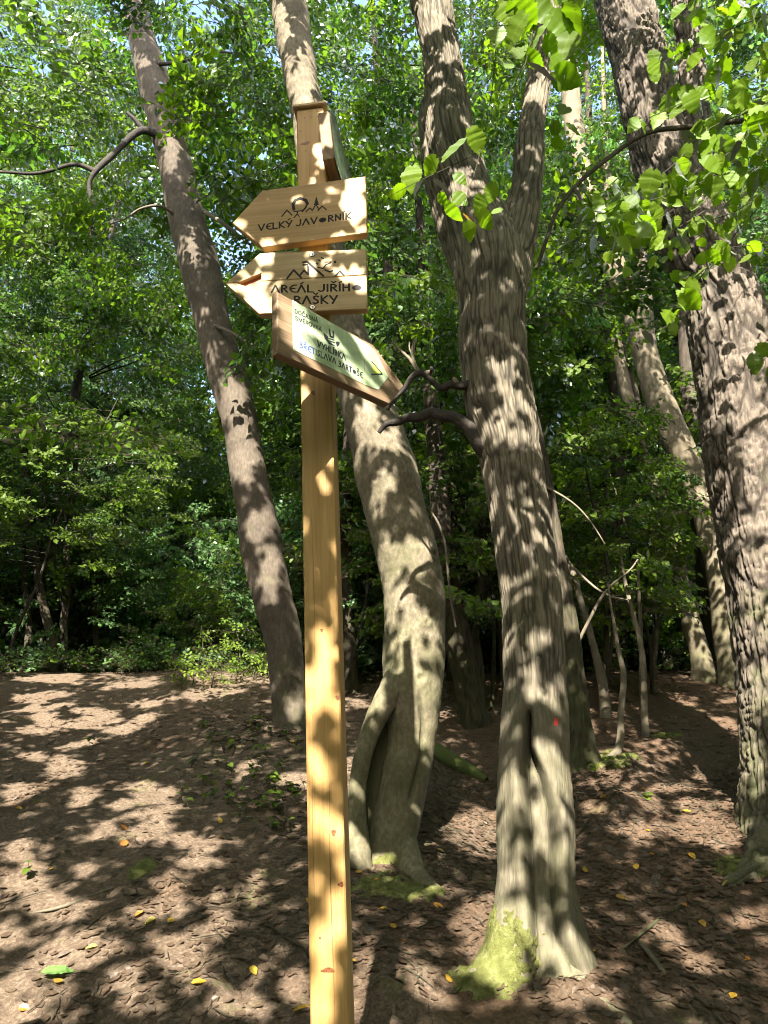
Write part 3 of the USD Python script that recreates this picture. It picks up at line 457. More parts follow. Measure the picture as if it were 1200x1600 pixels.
for k, (pts, lab) in enumerate([([(86, 1030, 10.4, 20), (78, 985, 10.4, 15), (64, 930, 10.4, 13), (55, 870, 10.4, 12), (46, 800, 10.4, 11), (40, 700, 10.4, 8), (36, 600, 10.4, 4)], "dark crooked stem at the left edge of the far thicket"), ([(98, 1028, 10.6, 16), (99, 980, 10.6, 12), (106, 920, 10.6, 11), (104, 860, 10.6, 10), (112, 790, 10.6, 9), (120, 690, 10.6, 5)], "dark upright stem in the far thicket, next to the crooked one"),
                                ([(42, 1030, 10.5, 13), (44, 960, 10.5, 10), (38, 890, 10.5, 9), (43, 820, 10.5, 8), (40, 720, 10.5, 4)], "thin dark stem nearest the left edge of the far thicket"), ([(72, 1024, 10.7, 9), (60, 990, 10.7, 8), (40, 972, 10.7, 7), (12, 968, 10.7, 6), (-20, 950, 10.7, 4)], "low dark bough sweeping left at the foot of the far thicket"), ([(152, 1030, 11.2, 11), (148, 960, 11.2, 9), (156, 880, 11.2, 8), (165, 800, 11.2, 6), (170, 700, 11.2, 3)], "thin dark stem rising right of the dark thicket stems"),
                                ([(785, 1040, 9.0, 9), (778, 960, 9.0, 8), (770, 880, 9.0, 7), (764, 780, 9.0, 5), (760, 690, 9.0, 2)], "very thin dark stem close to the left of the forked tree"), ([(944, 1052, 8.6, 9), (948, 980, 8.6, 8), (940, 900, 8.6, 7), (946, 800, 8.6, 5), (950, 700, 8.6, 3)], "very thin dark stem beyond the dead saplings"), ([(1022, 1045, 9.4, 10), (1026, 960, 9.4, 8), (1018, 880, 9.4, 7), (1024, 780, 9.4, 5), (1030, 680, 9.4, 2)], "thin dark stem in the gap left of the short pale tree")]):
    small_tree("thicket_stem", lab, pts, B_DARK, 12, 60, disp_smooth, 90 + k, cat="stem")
for k, (pts, lab) in enumerate([([(905, 1000, 6.5, 6), (925, 960, 6.45, 5), (955, 915, 6.4, 4), (985, 890, 6.3, 3), (1000, 868, 6.3, 2)], "pale dead twig slanting up to the right among the dead saplings"), ([(890, 880, 6.8, 5), (915, 905, 6.7, 4), (950, 930, 6.6, 3.5), (990, 938, 6.5, 2)], "pale dead twig crossing behind the dead saplings"), ([(800, 740, 6.2, 4), (850, 760, 6.0, 4), (900, 790, 5.9, 3), (945, 850, 5.8, 2)], "thin pale twig drooping right of the forked tree"), ([(660, 780, 6.2, 4), (690, 830, 6.2, 4), (700, 900, 6.2, 3.5), (712, 980, 6.2, 3)], "thin pale twig hanging beside the mossy reddish stem")]):
    o = limb(None, "dead_twig", px_path(pts), B_TWIG, 8, 30, disp_smooth, 130 + k); tag(o, lab, "twig")
# ---------------------------------------------------------------- leaves: twig sprays as prototypes
def leaf_strip(L, wid, fold=.12, curl=.1):
    v = np.array([[0, 0, 0], [0, .5, -.02], [0, 1, -curl], [.5, .30, fold], [.42, .66, fold * .6 - curl * .4], [-.5, .30, fold], [-.42, .66, fold * .6 - curl * .4]], float)
    v[:, 0] *= wid * L; v[:, 1] *= L; v[:, 2] *= L
    f = np.array([[0, 3, 1], [3, 4, 1], [4, 2, 1], [0, 1, 5], [5, 1, 6], [6, 1, 2]])
    uv = np.stack([.5 + v[:, 0] / (wid * L), v[:, 1] / L], -1)
    return v, f, uv
def leaf_quad(L, wid, fold=.12, curl=.1):
    v = np.array([[0, 0, 0], [.5, .45, fold], [0, 1, -curl], [-.5, .45, fold]], float) * [wid * L, L, L]
    return v, np.array([[0, 1, 2], [0, 2, 3]]), np.stack([.5 + v[:, 0] / (wid * L), v[:, 1] / L], -1)
def rotm(yaw, pitch, roll): return Rotation.from_euler("zxy", [yaw, pitch, roll]).as_matrix()
def spray(rng, L=.7, nside=4, leafL=.072, wid=.62, step=.045, tilt=.35, quad=False, stems=True):
    parts, uvs = [], []
    def add(v, f, uv): parts.append((v, f)); uvs.append(uv)
    def twig(p0, dirn, ln, r0):
        n = max(4, int(ln / .1)); pts = [np.array(p0, float)]; d = np.array(dirn, float)
        for i in range(n):
            d = d + rng.normal(0, .10, 3) * [1, 1, .6] + [0, 0, -.03]; d /= np.linalg.norm(d); pts.append(pts[-1] + d * ln / n)
        pts = np.array(pts)
        if stems:
            v, f = tube(pts, np.linspace(r0, r0 * .35, len(pts)), 3, False); add(v, f, np.full((len(v), 2), 2.0))
        return pts
    def leaves(pts, ln, start=.12):
        s = np.linspace(0, 1, len(pts)); k = 0; t = start
        while t <= 1.001:
            p = np.array([np.interp(t, s, pts[:, c]) for c in range(3)]); q = np.array([np.interp(min(t + .05, 1.05), np.r_[s, 1.05], np.r_[pts[:, c], pts[-1, c] + (pts[-1, c] - pts[-2, c]) * .3]) for c in range(3)]) - p
            az = math.atan2(q[1], q[0]) - math.pi / 2
            side = 1 if k % 2 else -1
            if t > .97: side = 0
            l = leafL * rng.uniform(.65, 1.2)
            v, f, uv = (leaf_quad if quad else leaf_strip)(l, wid * rng.uniform(.88, 1.12), rng.uniform(.03, .2), rng.uniform(0, .25))
            M = rotm(az + side * rng.uniform(.6, 1.2) * -1 + rng.normal(0, .15), rng.normal(-.42, tilt), rng.normal(0, tilt * 1.2))
            add(v @ M.T + p + M @ [0, .012, 0], f, uv)
            k += 1; t += step / ln * rng.uniform(.75, 1.25)
    main = twig((0, 0, 0), (0, 1, .1), L, .0045); leaves(main, L, .25)
    for i in range(nside):
        t = .15 + .7 * i / max(nside - 1, 1); p = np.array([np.interp(t, np.linspace(0, 1, len(main)), main[:, c]) for c in range(3)])
        sg = 1 if i % 2 else -1; a = rng.uniform(.6, 1.0) * sg
        ln = L * (.74 - .42 * t) * rng.uniform(.8, 1.25)
        leaves(twig(p, (math.sin(a), math.cos(a), rng.normal(0, .15)), ln, .003), ln, .12)
    v, f = join(parts)
    return v, f, np.vstack(uvs)
def make_protos(tag_, mats, rng, count, **kw):
    """spray prototypes, kept under the first instancer (woodland) and shared by the crowns"""
    out = []
    for k in range(count):
        v, f, uv = spray(rng, **kw)
        c = stage.CreateClassPrim(f"/World/leafy_twig_{tag_}_{k}"); c.SetTypeName("Mesh")
        usdkit.mesh(stage, str(c.GetPath()), (v, f), mats[k % len(mats)], uv=uv); stage.GetPrimAtPath(c.GetPath()).SetSpecifier(Sdf.SpecifierClass)
        out.append(str(c.GetPath()))
    return out
rngP = np.random.default_rng(5)
P_MID = make_protos("mid", [L_MID, L_YEL, L_MID, L_DRK], rngP, 8, L=.68, nside=8, leafL=.086, wid=.70, step=.034, tilt=.45)
P_YEL = make_protos("yel", [L_YEL, L_YEL, L_MID], rngP, 5, L=.66, nside=8, leafL=.086, wid=.70, step=.034, tilt=.45)
P_DRK = make_protos("drk", [L_DRK, L_BLU, L_MID, L_DRK], rngP, 6, L=.68, nside=8, leafL=.080, wid=.70, step=.034, tilt=.45)
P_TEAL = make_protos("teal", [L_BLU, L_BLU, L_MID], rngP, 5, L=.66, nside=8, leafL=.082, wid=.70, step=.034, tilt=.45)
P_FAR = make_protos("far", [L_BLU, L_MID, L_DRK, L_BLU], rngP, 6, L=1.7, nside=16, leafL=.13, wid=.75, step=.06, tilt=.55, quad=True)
P_SMALL = make_protos("small", [L_MID, L_YEL, L_MID], rngP, 4, L=.26, nside=4, leafL=.088, wid=.8, step=.030, tilt=.5)
P_HERB = make_protos("herb", [L_NEAR, L_YEL], rngP, 3, L=.30, nside=3, leafL=.055, step=.04)

# ---------------------------------------------------------------- where leaves may not hang (in front of trunks and signs)
def corridor(px, py, key, margin):
    t = np.array([(b, a, w) for a, b, _, w in HERO[key]]); o = np.argsort(t[:, 0]); t = t[o]
    return np.abs(px - np.interp(py, t[:, 0], t[:, 1])) < np.interp(py, t[:, 0], t[:, 2]) / 2 + margin
def allowed(P, near=5.4):
    px, py, z = proj(P)
    inframe = (z > .2) & (px > -60) & (px < 1260) & (py > -60) & (py < 1660)
    bad = inframe & (P[:, 1] < near)
    bad |= inframe & (P[:, 1] < 7.6) & corridor(px, py, "left", 70) & (py > 150)
    bad |= inframe & (P[:, 1] < 7.0) & (px > 110) & (px < 250) & (py > 180) & (py < 400) & (np.sin(P[:, 0] * 91 + P[:, 2] * 57) > -.3)
    bad |= inframe & (P[:, 1] < 9.3) & (py > 400) & (py < 1080) & (np.abs(px - np.interp(py, [400, 480, 580, 690, 800, 1050], [955, 985, 1016, 1058, 1105, 1140])) < 52)
    bad |= inframe & (P[:, 1] < 9.5) & (py > 840) & (px > 1030)
    bad |= inframe & (P[:, 1] < 9.0) & (py > 960)
    return ~bad
def orient(D, up_tilt, rng):
    """quaternions that lay a spray (its length along +y) along D, nearly level"""
    D = D / np.linalg.norm(D, axis=1, keepdims=True); U = np.array([0, 0, 1.0]) + rng.normal(0, up_tilt, D.shape)
    X = np.cross(D, U); X /= np.linalg.norm(X, axis=1, keepdims=True); U = np.cross(X, D)
    return Rotation.from_matrix(np.stack([X, D, U], -1)).as_quat()
def grow(rng, base, top, zmin, zmax, rad, nb, per, shape="dome", lean=(0, 0)):
    """branches of one crown: polylines, and positions + directions of sprays along them"""
    lines, P, D, ids = [], [], [], []
    for b in range(nb):
        t = (b + rng.uniform(0, 1)) / nb; h = zmin + (zmax - zmin) * t
        prof = {"dome": math.sqrt(max(0.05, 1 - (max(t - .35, 0) / .7) ** 2)) * (0.75 + .25 * min(t / .2, 1)), "column": .8}[shape]
        ln = rad * prof * rng.uniform(.55, 1.1); az = rng.uniform(0, 2 * np.pi); el = rng.uniform(-.05, .35) + .5 * t
        p = np.array([base[0] + lean[0] * (h - base[2]), base[1] + lean[1] * (h - base[2]), h]); d = np.array([math.cos(az) * math.cos(el), math.sin(az) * math.cos(el), math.sin(el)])
        pts = [p]; n = 6
        for i in range(n):
            d = d + rng.normal(0, .13, 3) + [0, 0, -.06]; d /= np.linalg.norm(d); pts.append(pts[-1] + d * ln / n)
        pts = np.array(pts); lines.append(pts)
        m_ = max(3, int(per * ln / rad))
        tt = rng.uniform(.18, 1, m_) ** .8
        q = np.stack([np.interp(tt, np.linspace(0, 1, n + 1), pts[:, c]) for c in range(3)], -1)
        dirn = (pts[-1] - pts[0]) / ln; s_ = rng.choice([-1, 1], m_) * rng.uniform(.2, 1.3, m_)
        dd = np.stack([dirn[0] * np.cos(s_) - dirn[1] * np.sin(s_), dirn[0] * np.sin(s_) + dirn[1] * np.cos(s_), rng.normal(-.1, .25, m_)], -1)
        off = rng.uniform(0, .55, m_)[:, None] * dd; off[:, 2] += rng.normal(0, .12, m_)
        P.append(q + off); D.append(dd); ids.append(np.full(m_, b))
    grow.ids = np.concatenate(ids)
    return lines, np.vstack(P), np.vstack(D)
S1 = np.cross([0, 0, 1.0], SUN); S1 /= np.linalg.norm(S1); S2 = np.cross(SUN, S1); GLADES = []
for px0, px1, py0, py1, ya, yb, pr in ((205, 430, 420, 1000, 11, 24, .6), (840, 1060, 480, 1000, 9.6, 15, .6), (-20, 205, 760, 1010, 10.4, 14, .45), (560, 800, 560, 1000, 9.5, 15, .5), (270, 440, 950, 1085, 8.4, 9.9, .92)):
    c = np.array([atY(a, b, y) for a in (px0, px1) for b in (py0, py1) for y in (ya, yb)]); GLADES.append((shapely.MultiPoint(np.column_stack([c @ S1, c @ S2])).convex_hull, ya, pr))
def in_glade_light(P, rng):      # openings cut into the crowns to let the sun reach the wood behind
    out = np.zeros(len(P), bool)
    for hull, ya, pr in GLADES: out |= shapely.contains_xy(hull, P @ S1, P @ S2) & (P[:, 1] < ya - .7) & (rng.uniform(0, 1, len(P)) < pr)
    return out
def crown(parent, rng, protos, P, D, scale=(.75, 1.25), near=5.4, name="crown"):
    ok = allowed(P, near) & (rng.uniform(0, 1, len(P)) < np.interp(P[:, 2], [5, 8, 13, 16], [.8, .62, .44, .34])); ok &= ~in_glade_light(P, rng); crown.kept = ok; P, D = P[ok], D[ok]
    if not len(P): return 0
    protos = [protos[i] for i in rng.permutation(len(protos))[:4]]
    instancer(name, parent, protos, P, orient(D, .42, rng), rng.uniform(*scale, len(P)), rng.integers(0, len(protos), len(P)))
    return len(P)
total = 0
# crowns of the large trees, spreading over and behind the clearing
rng = np.random.default_rng(77)
for tr, (cx, cy, zb, zmin, zmax, rad, nb, per, protos) in ((maple, (.6, 5.2, 0, 5.0, 10.5, 3.4, 26, 26, P_MID)), (centre, (-.7, 6.2, 0, 4.6, 10.5, 3.2, 26, 26, P_MID)), (left, (-2.6, 8.3, 0, 4.6, 11.5, 3.2, 26, 26, P_MID)), (oak, (2.6, 6.2, 0, 4.6, 11.0, 3.6, 26, 26, P_DRK))):
    lines, P, D = grow(rng, (cx, cy, zb), None, zmin, zmax, rad, nb, per)
    total += crown(tr, rng, protos, P, D)
# --- the trees of the wood behind
def wood_tree(name, label, x, y, hgt, r0, zc, rad, nb, per, protos, material, seed, group=None, lean=(0, 0), scale=(.8, 1.3), cat="tree", kids=True):
    global total
    rng = np.random.default_rng(seed); zb = float(height(x, y, False)); t = thing(name, label, cat, group=group)
    k = 7; zz = np.linspace(-.3, hgt, k); wob = np.cumsum(rng.normal(0, .10, (k, 2)), 0); wob[0] = 0
    pts = np.stack([x + lean[0] * np.maximum(zz, 0) + wob[:, 0], y + lean[1] * np.maximum(zz, 0) + wob[:, 1], zb + zz, r0 * (1 - .8 * np.clip(zz / hgt, 0, 1)) * np.where(zz < 0, 1.35, 1)], -1)
    msh, uv = trunk_mesh(pts, 20, 60, disp_fissure, seed); obj("trunk", msh, material, t, smooth=True, uv=uv)
    lines, P, D = grow(rng, (x, y, zb), None, zb + zc, zb + hgt, rad, nb, per, lean=lean)
    ids = grow.ids; total += crown(t, rng, protos, P, D, scale); leafy = [np.mean(crown.kept[ids == b]) for b in range(len(lines))]
    lines = [l[: max(2, int(round(len(l) * min(1, .25 + f))))] for l, f in zip(lines, leafy) if f > .22]
    if lines: obj("branches", join([tube(l, np.linspace(r0 * .16, .005, len(l)), 4, False) for l in lines]), material, t, smooth=True, kind="stuff")
    return t
layerA = [(-6.0, 8.7, "leafy tree with high boughs spreading over the upper left corner"), (-7.3, 10.4, "broad leafy tree at the far left edge beyond the clearing"), (-5.7, 12.6, "leafy tree with low boughs beyond the left part of the path"), (0.35, 10.2, "leafy tree filling the gap right of the signs, behind the bent tree"), (1.9, 12.0, "leafy tree seen through the fork of the forked tree"), (3.4, 10.8, "leafy tree behind the pale leaning tree"), (5.6, 11.4, "leafy tree behind the oak at the right edge")]
for k, (x, y, lab) in enumerate(layerA):
    wood_tree("leafy_tree", lab, x, y, 12 if k == 0 else 15.5, .09 if k == 0 else .13, 5.0 if k == 0 else 2.2, 2.7, 44, 40 if k == 0 else 24, (P_YEL, P_MID, P_DRK, P_MID)[k % 4], B_DARK, 300 + k)
gB = "slender trees of the wood behind the clearing"
rngB = np.random.default_rng(9)
for k in range(13):
    y = rngB.uniform(14, 19); x = (-.72 + 1.44 * (k + rngB.uniform(.2, .8)) / 13) * y
    if 150 < 600 + 1110 * x / y < 450: continue
    wood_tree("woodland_tree", "slender woodland tree standing back in the green foliage behind the clearing", x, y, rngB.uniform(14, 18), .14, 1.4, 3.2, 46, 24, P_DRK if k % 2 else P_MID, B_DARK, 400 + k, gB, scale=(1.2, 1.9))
# --- the far wood, one mass
rngF = np.random.default_rng(12)
n = 5200
Y = rngF.uniform(21, 46, n); X = rngF.uniform(-.78, .78, n) * Y; Z = height(X, Y, False) + 19 * rngF.uniform(0, 1, n) ** 1.05
PF = np.stack([X, Y, Z], -1); az = rngF.uniform(0, 2 * np.pi, n); inw = np.abs(600 + 1110 * X / Y - 300) < 170; PF[inw, 2] = height(X[inw], Y[inw], False) + 12 * rngF.uniform(0, 1, inw.sum()) ** 1.3; DF = np.stack([np.cos(az), np.sin(az), rngF.normal(0, .3, n)], -1)
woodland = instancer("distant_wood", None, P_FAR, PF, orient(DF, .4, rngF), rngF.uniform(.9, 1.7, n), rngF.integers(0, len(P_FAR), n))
tag(woodland, "dense green mass of far trees closing off the view behind the wood", "trees", kind="stuff")
# --- leafy wood added unseen all round behind the viewer, to hold back sky light
rngR = np.random.default_rng(13); n = 4200; a_ = rngR.uniform(0, 2 * np.pi, n); r_ = rngR.uniform(9.5, 19, n); PR = np.stack([r_ * np.sin(a_), 4 - r_ * np.cos(a_), 0 * r_], -1)
PR[:, 2] = height(PR[:, 0], PR[:, 1], False) + 15 * rngR.uniform(.02, 1, n); e1 = np.cross([0, 0, 1.0], SUN); e1 /= np.linalg.norm(e1); e2 = np.cross(SUN, e1)
qx, qy, qz = proj(PR); ok = ~((qz > 0) & (np.abs(qx - 600) < 900) & (qy > -400)) & (PR[:, 1] < 9) & ~((np.abs(PR @ e1) < 7.5) & (PR @ e2 > -.8) & (PR[:, 1] < 2)); PR = PR[ok]; n = len(PR); az = rngR.uniform(0, 2 * np.pi, n)
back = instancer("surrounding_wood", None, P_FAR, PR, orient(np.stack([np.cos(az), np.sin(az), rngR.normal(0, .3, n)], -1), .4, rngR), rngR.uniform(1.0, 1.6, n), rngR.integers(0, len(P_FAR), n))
tag(back, "unseen leafy wood added around the clearing behind the viewer to hold back sky light", "trees", kind="stuff")
# --- shrubs at the edge of the clearing
def shrub(label, x, y, hgt, rad, nst, nsp, protos, seed, zlow=.5, material=B_DARK, group=None, lean=.35, scale=(.6, 1.0)):
    global total
    rng = np.random.default_rng(seed); zb = float(height(x, y, False)); t = thing("shrub", label, "shrub", group=group); ends = []
    for k in range(nst):
        az = rng.uniform(0, 2 * np.pi); ln = hgt * rng.uniform(.7, 1); pts = [np.array([x + rng.normal(0, .12), y + rng.normal(0, .12), zb - .1])]; d = np.array([math.cos(az) * lean, math.sin(az) * lean, 1.0])
        for i in range(8): d = d + rng.normal(0, .16, 3) * [1, 1, .3]; d /= np.linalg.norm(d); pts.append(pts[-1] + d * ln / 8)
        pts = np.array(pts); ends.append(pts)
        tw = [tube(spline(pts, 24)[0], np.linspace(.035 * rng.uniform(.6, 1.3), .006, 24), 7)]
        for j in range(7):
            a = pts[rng.integers(1, 8)]; dd = rng.normal(0, 1, 3) * [1, 1, .35] + [0, 0, .3]; dd /= np.linalg.norm(dd); w = [a]
            for i in range(4): dd = dd + rng.normal(0, .25, 3); dd /= np.linalg.norm(dd); w.append(w[-1] + dd * rng.uniform(.15, .3))
            tw.append(tube(np.array(w), np.linspace(.009, .003, 5), 4, False))
        obj("stem", join(tw), material, t, smooth=True)
    E_ = np.vstack([e[3:] for e in ends]); P = E_[rng.integers(0, len(E_), nsp)] + rng.normal(0, 1, (nsp, 3)) * [rad * .55, rad * .45, .35]
    P[:, 2] = np.maximum(P[:, 2], height(P[:, 0], P[:, 1], False) + zlow * rng.uniform(.5, 1.2, nsp))
    az = rng.uniform(0, 2 * np.pi, nsp); D = np.stack([np.cos(az), np.sin(az), rng.normal(.1, .3, nsp)], -1)
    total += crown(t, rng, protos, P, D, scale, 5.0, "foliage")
shrub("dark many-stemmed shrub at the left edge beyond the path", -5.9, 11.0, 3.0, 1.2, 6, 150, P_TEAL, 501, 1.0)
shrub("dark shrub with two thick crooked stems behind the path", -5.15, 11.2, 3.2, 1.1, 4, 150, P_TEAL, 502, 1.0)
shrub("bluish green shrub on the far side of the path, left of the glade", -4.9, 12.4, 2.6, 1.2, 5, 240, P_TEAL, 503, .2)
shrub("light green shrub left of the slanting tree, by the far bend of the path", -2.55, 10.6, 1.1, .6, 4, 55, P_MID, 504, .15)
shrub("low shrub between the slanting tree and the signpost", -.9, 9.8, 1.9, .9, 4, 170, P_TEAL, 505, .15)
shrub("twiggy shrub behind the bent tree", .55, 9.9, 2.2, 1.0, 5, 170, P_DRK, 506, .5)
shrub("twiggy shrub behind the forked tree", 1.75, 10.4, 2.2, 1.0, 6, 150, P_MID, 507, .6)
shrub("bright leafy shrub behind the dead saplings", 2.9, 11.6, 2.6, 1.1, 5, 200, P_YEL, 508, .5)
shrub("shaded shrub behind the short pale tree", 4.3, 11.2, 2.2, 1.1, 5, 200, P_DRK, 509, .4)
for k in range(12):
    rr = np.random.default_rng(600 + k); y = rr.uniform(13.5, 17.5); x = (-.68 + 1.36 * (k + .5) / 12) * y
    if 150 < 600 + 1110 * x / y < 450: y += 7.5; x *= (y) / (y - 7.5)
    shrub("undergrowth shrub deep in the wood behind the clearing", x, y, 3.0, 1.8, 3, 230, P_TEAL if k % 3 else P_MID, 620 + k, .15, group="undergrowth shrubs deep in the wood", scale=(1.1, 1.7))

def understory(label, x, y, hgt, n_sp, protos, seed, zlo=.8, rad=.8, group=None):
    global total
    rng = np.random.default_rng(seed); zb = float(height(x, y, False)); t = thing("young_tree", label, "young tree", group=group); pts = [np.array([x, y, zb - .15])]; d = np.array([rng.normal(0, .12), rng.normal(0, .12), 1.0])
    for i in range(9): d = d + rng.normal(0, .08, 3) * [1, 1, .2]; d /= np.linalg.norm(d); pts.append(pts[-1] + d * hgt / 9)
    pts = np.array(pts); obj("stem", tube(spline(pts, 30)[0], np.linspace(.028, .006, 30), 7), B_DARK if seed % 2 else B_TWIG, t, smooth=True)
    k = rng.uniform(zlo / hgt, 1, n_sp); c = np.stack([np.interp(k, np.linspace(0, 1, 10), pts[:, q]) for q in range(3)], -1); az = rng.uniform(0, 2 * np.pi, n_sp); r = rad * rng.uniform(.1, 1, n_sp)
    D = np.stack([np.cos(az), np.sin(az), rng.normal(0, .12, n_sp)], -1); P = c + D * r[:, None]
    ok = allowed(P, 5.6); P, D, r, c = P[ok], D[ok], r[ok], c[ok]
    obj("branches", join([tube(np.array([a, (a + b) / 2 + [0, 0, .03], b]), [.006, .004, .002], 4, False) for a, b in zip(c[::2], P[::2])]), B_TWIG, t, kind="stuff")
    instancer("foliage", t, protos, P, orient(D, .25, rng), rng.uniform(.6, 1.05, len(P)), rng.integers(0, len(protos), len(P))); total += len(P)
for k, (x, y, h, n_, pr, lab) in enumerate([(2.25, 7.6, 3.6, 60, P_YEL, "young tree with bright leaf layers between the forked tree and the pale leaning tree"), (1.15, 7.9, 3.4, 46, P_YEL, "young tree with light green leaves in the gap right of the forked tree"), (3.15, 8.6, 3.2, 46, P_MID, "young tree with flat leaf layers left of the pale leaning tree"),
                              (.38, 7.4, 2.9, 40, P_MID, "young tree in the gap between the bent tree and the forked tree"), (-.55, 8.2, 3.2, 44, P_MID, "young tree close behind the signpost"), (-4.3, 9.9, 4.2, 80, P_YEL, "young tree with bright foliage on the far side of the path"), (-5.2, 9.9, 4.4, 60, P_MID, "young tree with drooping boughs at the left edge of the path"), (4.3, 9.3, 3.6, 60, P_YEL, "young tree with bright leaves just left of the oak")]):
    understory(lab, x, y, h, n_, pr, 800 + k, zlo=1.2 if h < 4 else 1.6, rad=.9 if h < 4 else 1.5)
# ---------------------------------------------------------------- ground sheet
def axis(lo, hi, a, b, step, far):
    fine = np.arange(a, b + 1e-9, step); left, right = [], []
    x, s = a, step
    while x > lo: s = min(s * 1.16, 25); x -= s; left.append(x)
    x, s = b, step
    while x < hi: s = min(s * 1.16, 25); x += s; right.append(x)
    return np.r_[left[::-1], fine, right]
gx = axis(-260, 260, -3.0, 3.4, .022, 0); gy = axis(-120, 420, 2.0, 7.6, .022, 0)
GX, GY = np.meshgrid(gx, gy); GZ = height(GX, GY)
i, j = np.meshgrid(np.arange(len(gy) - 1), np.arange(len(gx) - 1), indexing="ij"); k = len(gx)
q = np.stack([i * k + j, i * k + j + 1, (i + 1) * k + j + 1, (i + 1) * k + j], -1).reshape(-1, 4)
g = obj("ground", (np.stack([GX, GY, GZ], -1).reshape(-1, 3), np.vstack([q[:, [0, 1, 2]], q[:, [0, 2, 3]]])), GROUND, smooth=True); tag(g, "brown forest floor of bare earth and leaf mould", "ground", kind="structure")
def normal_at(x, y, e=.03):
    n = np.stack([height(x - e, y) - height(x + e, y), height(x, y - e) - height(x, y + e), np.full_like(np.asarray(x, float), 2 * e)], -1)
    return n / np.linalg.norm(n, axis=-1, keepdims=True)
# ---------------------------------------------------------------- leaf litter: curled brown leaves lying on the ground (one mass)
def big_leaf(L, wid, rng, fold=.1, curl=.15, serr=.06, cord=.12, n=11):
    t = np.linspace(0, 1, n); w = (np.sin(np.pi * t ** .68)) ** .8 * wid * L / 2; w[1:-1] *= 1 + serr * (np.arange(1, n - 1) % 2 * 2 - 1); w[-1] = 0; w[0] = .10 * wid * L
    y = t * L; back = -cord * L * np.exp(-(t / .12) ** 2)
    zc = -curl * L * t ** 2 + rng.normal(0, .012 * L, n)
    mid = np.stack([0 * t, y, zc], -1); R_ = np.stack([w, y + back * (w > 0), zc + fold * w * 1.2 + rng.normal(0, .012 * L, n)], -1); L_ = np.stack([-w, y + back * (w > 0), zc + fold * w * 1.2 + rng.normal(0, .012 * L, n)], -1)
    v = np.vstack([mid, R_, L_]); f = []
    for i in range(n - 1):
        a, b, c, d = i, i + 1, n + i, n + i + 1; f += [[a, c, d], [a, d, b]]; c, d = 2 * n + i, 2 * n + i + 1; f += [[a, d, c], [a, b, d]]
    uv = np.stack([.5 + v[:, 0] / (wid * L), v[:, 1] / L], -1)
    return v, np.array(f), uv
def curled(rng, L, wid):
    v, f, uv = leaf_strip(L, wid, rng.uniform(-.08, .14), rng.uniform(-.08, .16)); v = v - [0, L * .5, 0]
    return v, f
def curled2(rng, L, wid):
    v, f, _ = big_leaf(L, wid, rng, rng.uniform(-.06, .18), rng.uniform(-.1, .2), serr=.16, n=6); return v - [0, L * .5, 0], f
def scatter_xy(rng, n, weight, box):
    out = []
    while sum(map(len, out)) < n:
        p = np.stack([rng.uniform(box[0], box[1], n * 2), rng.uniform(box[2], box[3], n * 2)], -1)
        out.append(p[rng.uniform(0, 1, len(p)) < weight(p)])
    return np.vstack(out)[:n]
def mould_weight(p):
    s = meshkit.fbm(np.stack([p[:, 0], p[:, 1], 0 * p[:, 0]], -1) * 1.1, 3, 4)
    w = sstep(.35, .62, s + np.clip((p[:, 0] + .2) * .14, -.12, .22))
    return np.clip(.10 + w, 0, 1)
rng = np.random.default_rng(31)
xy = np.vstack([scatter_xy(rng, 19000, mould_weight, (-2.6, 3.4, 2.2, 6.0)), scatter_xy(rng, 9000, mould_weight, (-6, 6.5, 5.5, 10.5))])
ring = []
for cx, cy, r0, n_ in ((.80, 3.32, .22, 700), (.05, 4.35, .24, 700), (2.8, 4.62, .42, 700), (-.95, 6.95, .22, 350), (1.38, 4.95, .15, 250)):
    a = rng.uniform(0, 2 * np.pi, n_); r = r0 + np.abs(rng.normal(0, .14, n_)); ring.append(np.column_stack([cx + r * np.cos(a), cy + r * np.sin(a)]))
xy = np.vstack([xy, *ring]); z = height(xy[:, 0], xy[:, 1]); nrm = normal_at(xy[:, 0], xy[:, 1]); parts = []
for (x, y), zz, nn in zip(xy, z, nrm):
    v, f = curled2(rng, .03 + .028 * rng.uniform(), rng.uniform(.5, .85)) if y < 5 and rng.uniform() < .32 else curled(rng, (.016 + .044 * rng.uniform() ** 1.8) * (1.35 if y > 6 else 1), rng.uniform(.45, .8))
    u = nn + rng.normal(0, .13, 3); u /= np.linalg.norm(u); a = np.cross(u, [math.cos(t := rng.uniform(0, 6.3)), math.sin(t), 0]); a /= np.linalg.norm(a)
    parts.append((v @ np.stack([a, np.cross(u, a), u]) + [x, y, zz + .002 + rng.uniform(0, .006)], f))
lit = obj("leaf_litter", join(parts), LITTER); tag(lit, "dry brown leaves lying thickly over the forest floor", "leaf litter", kind="stuff")
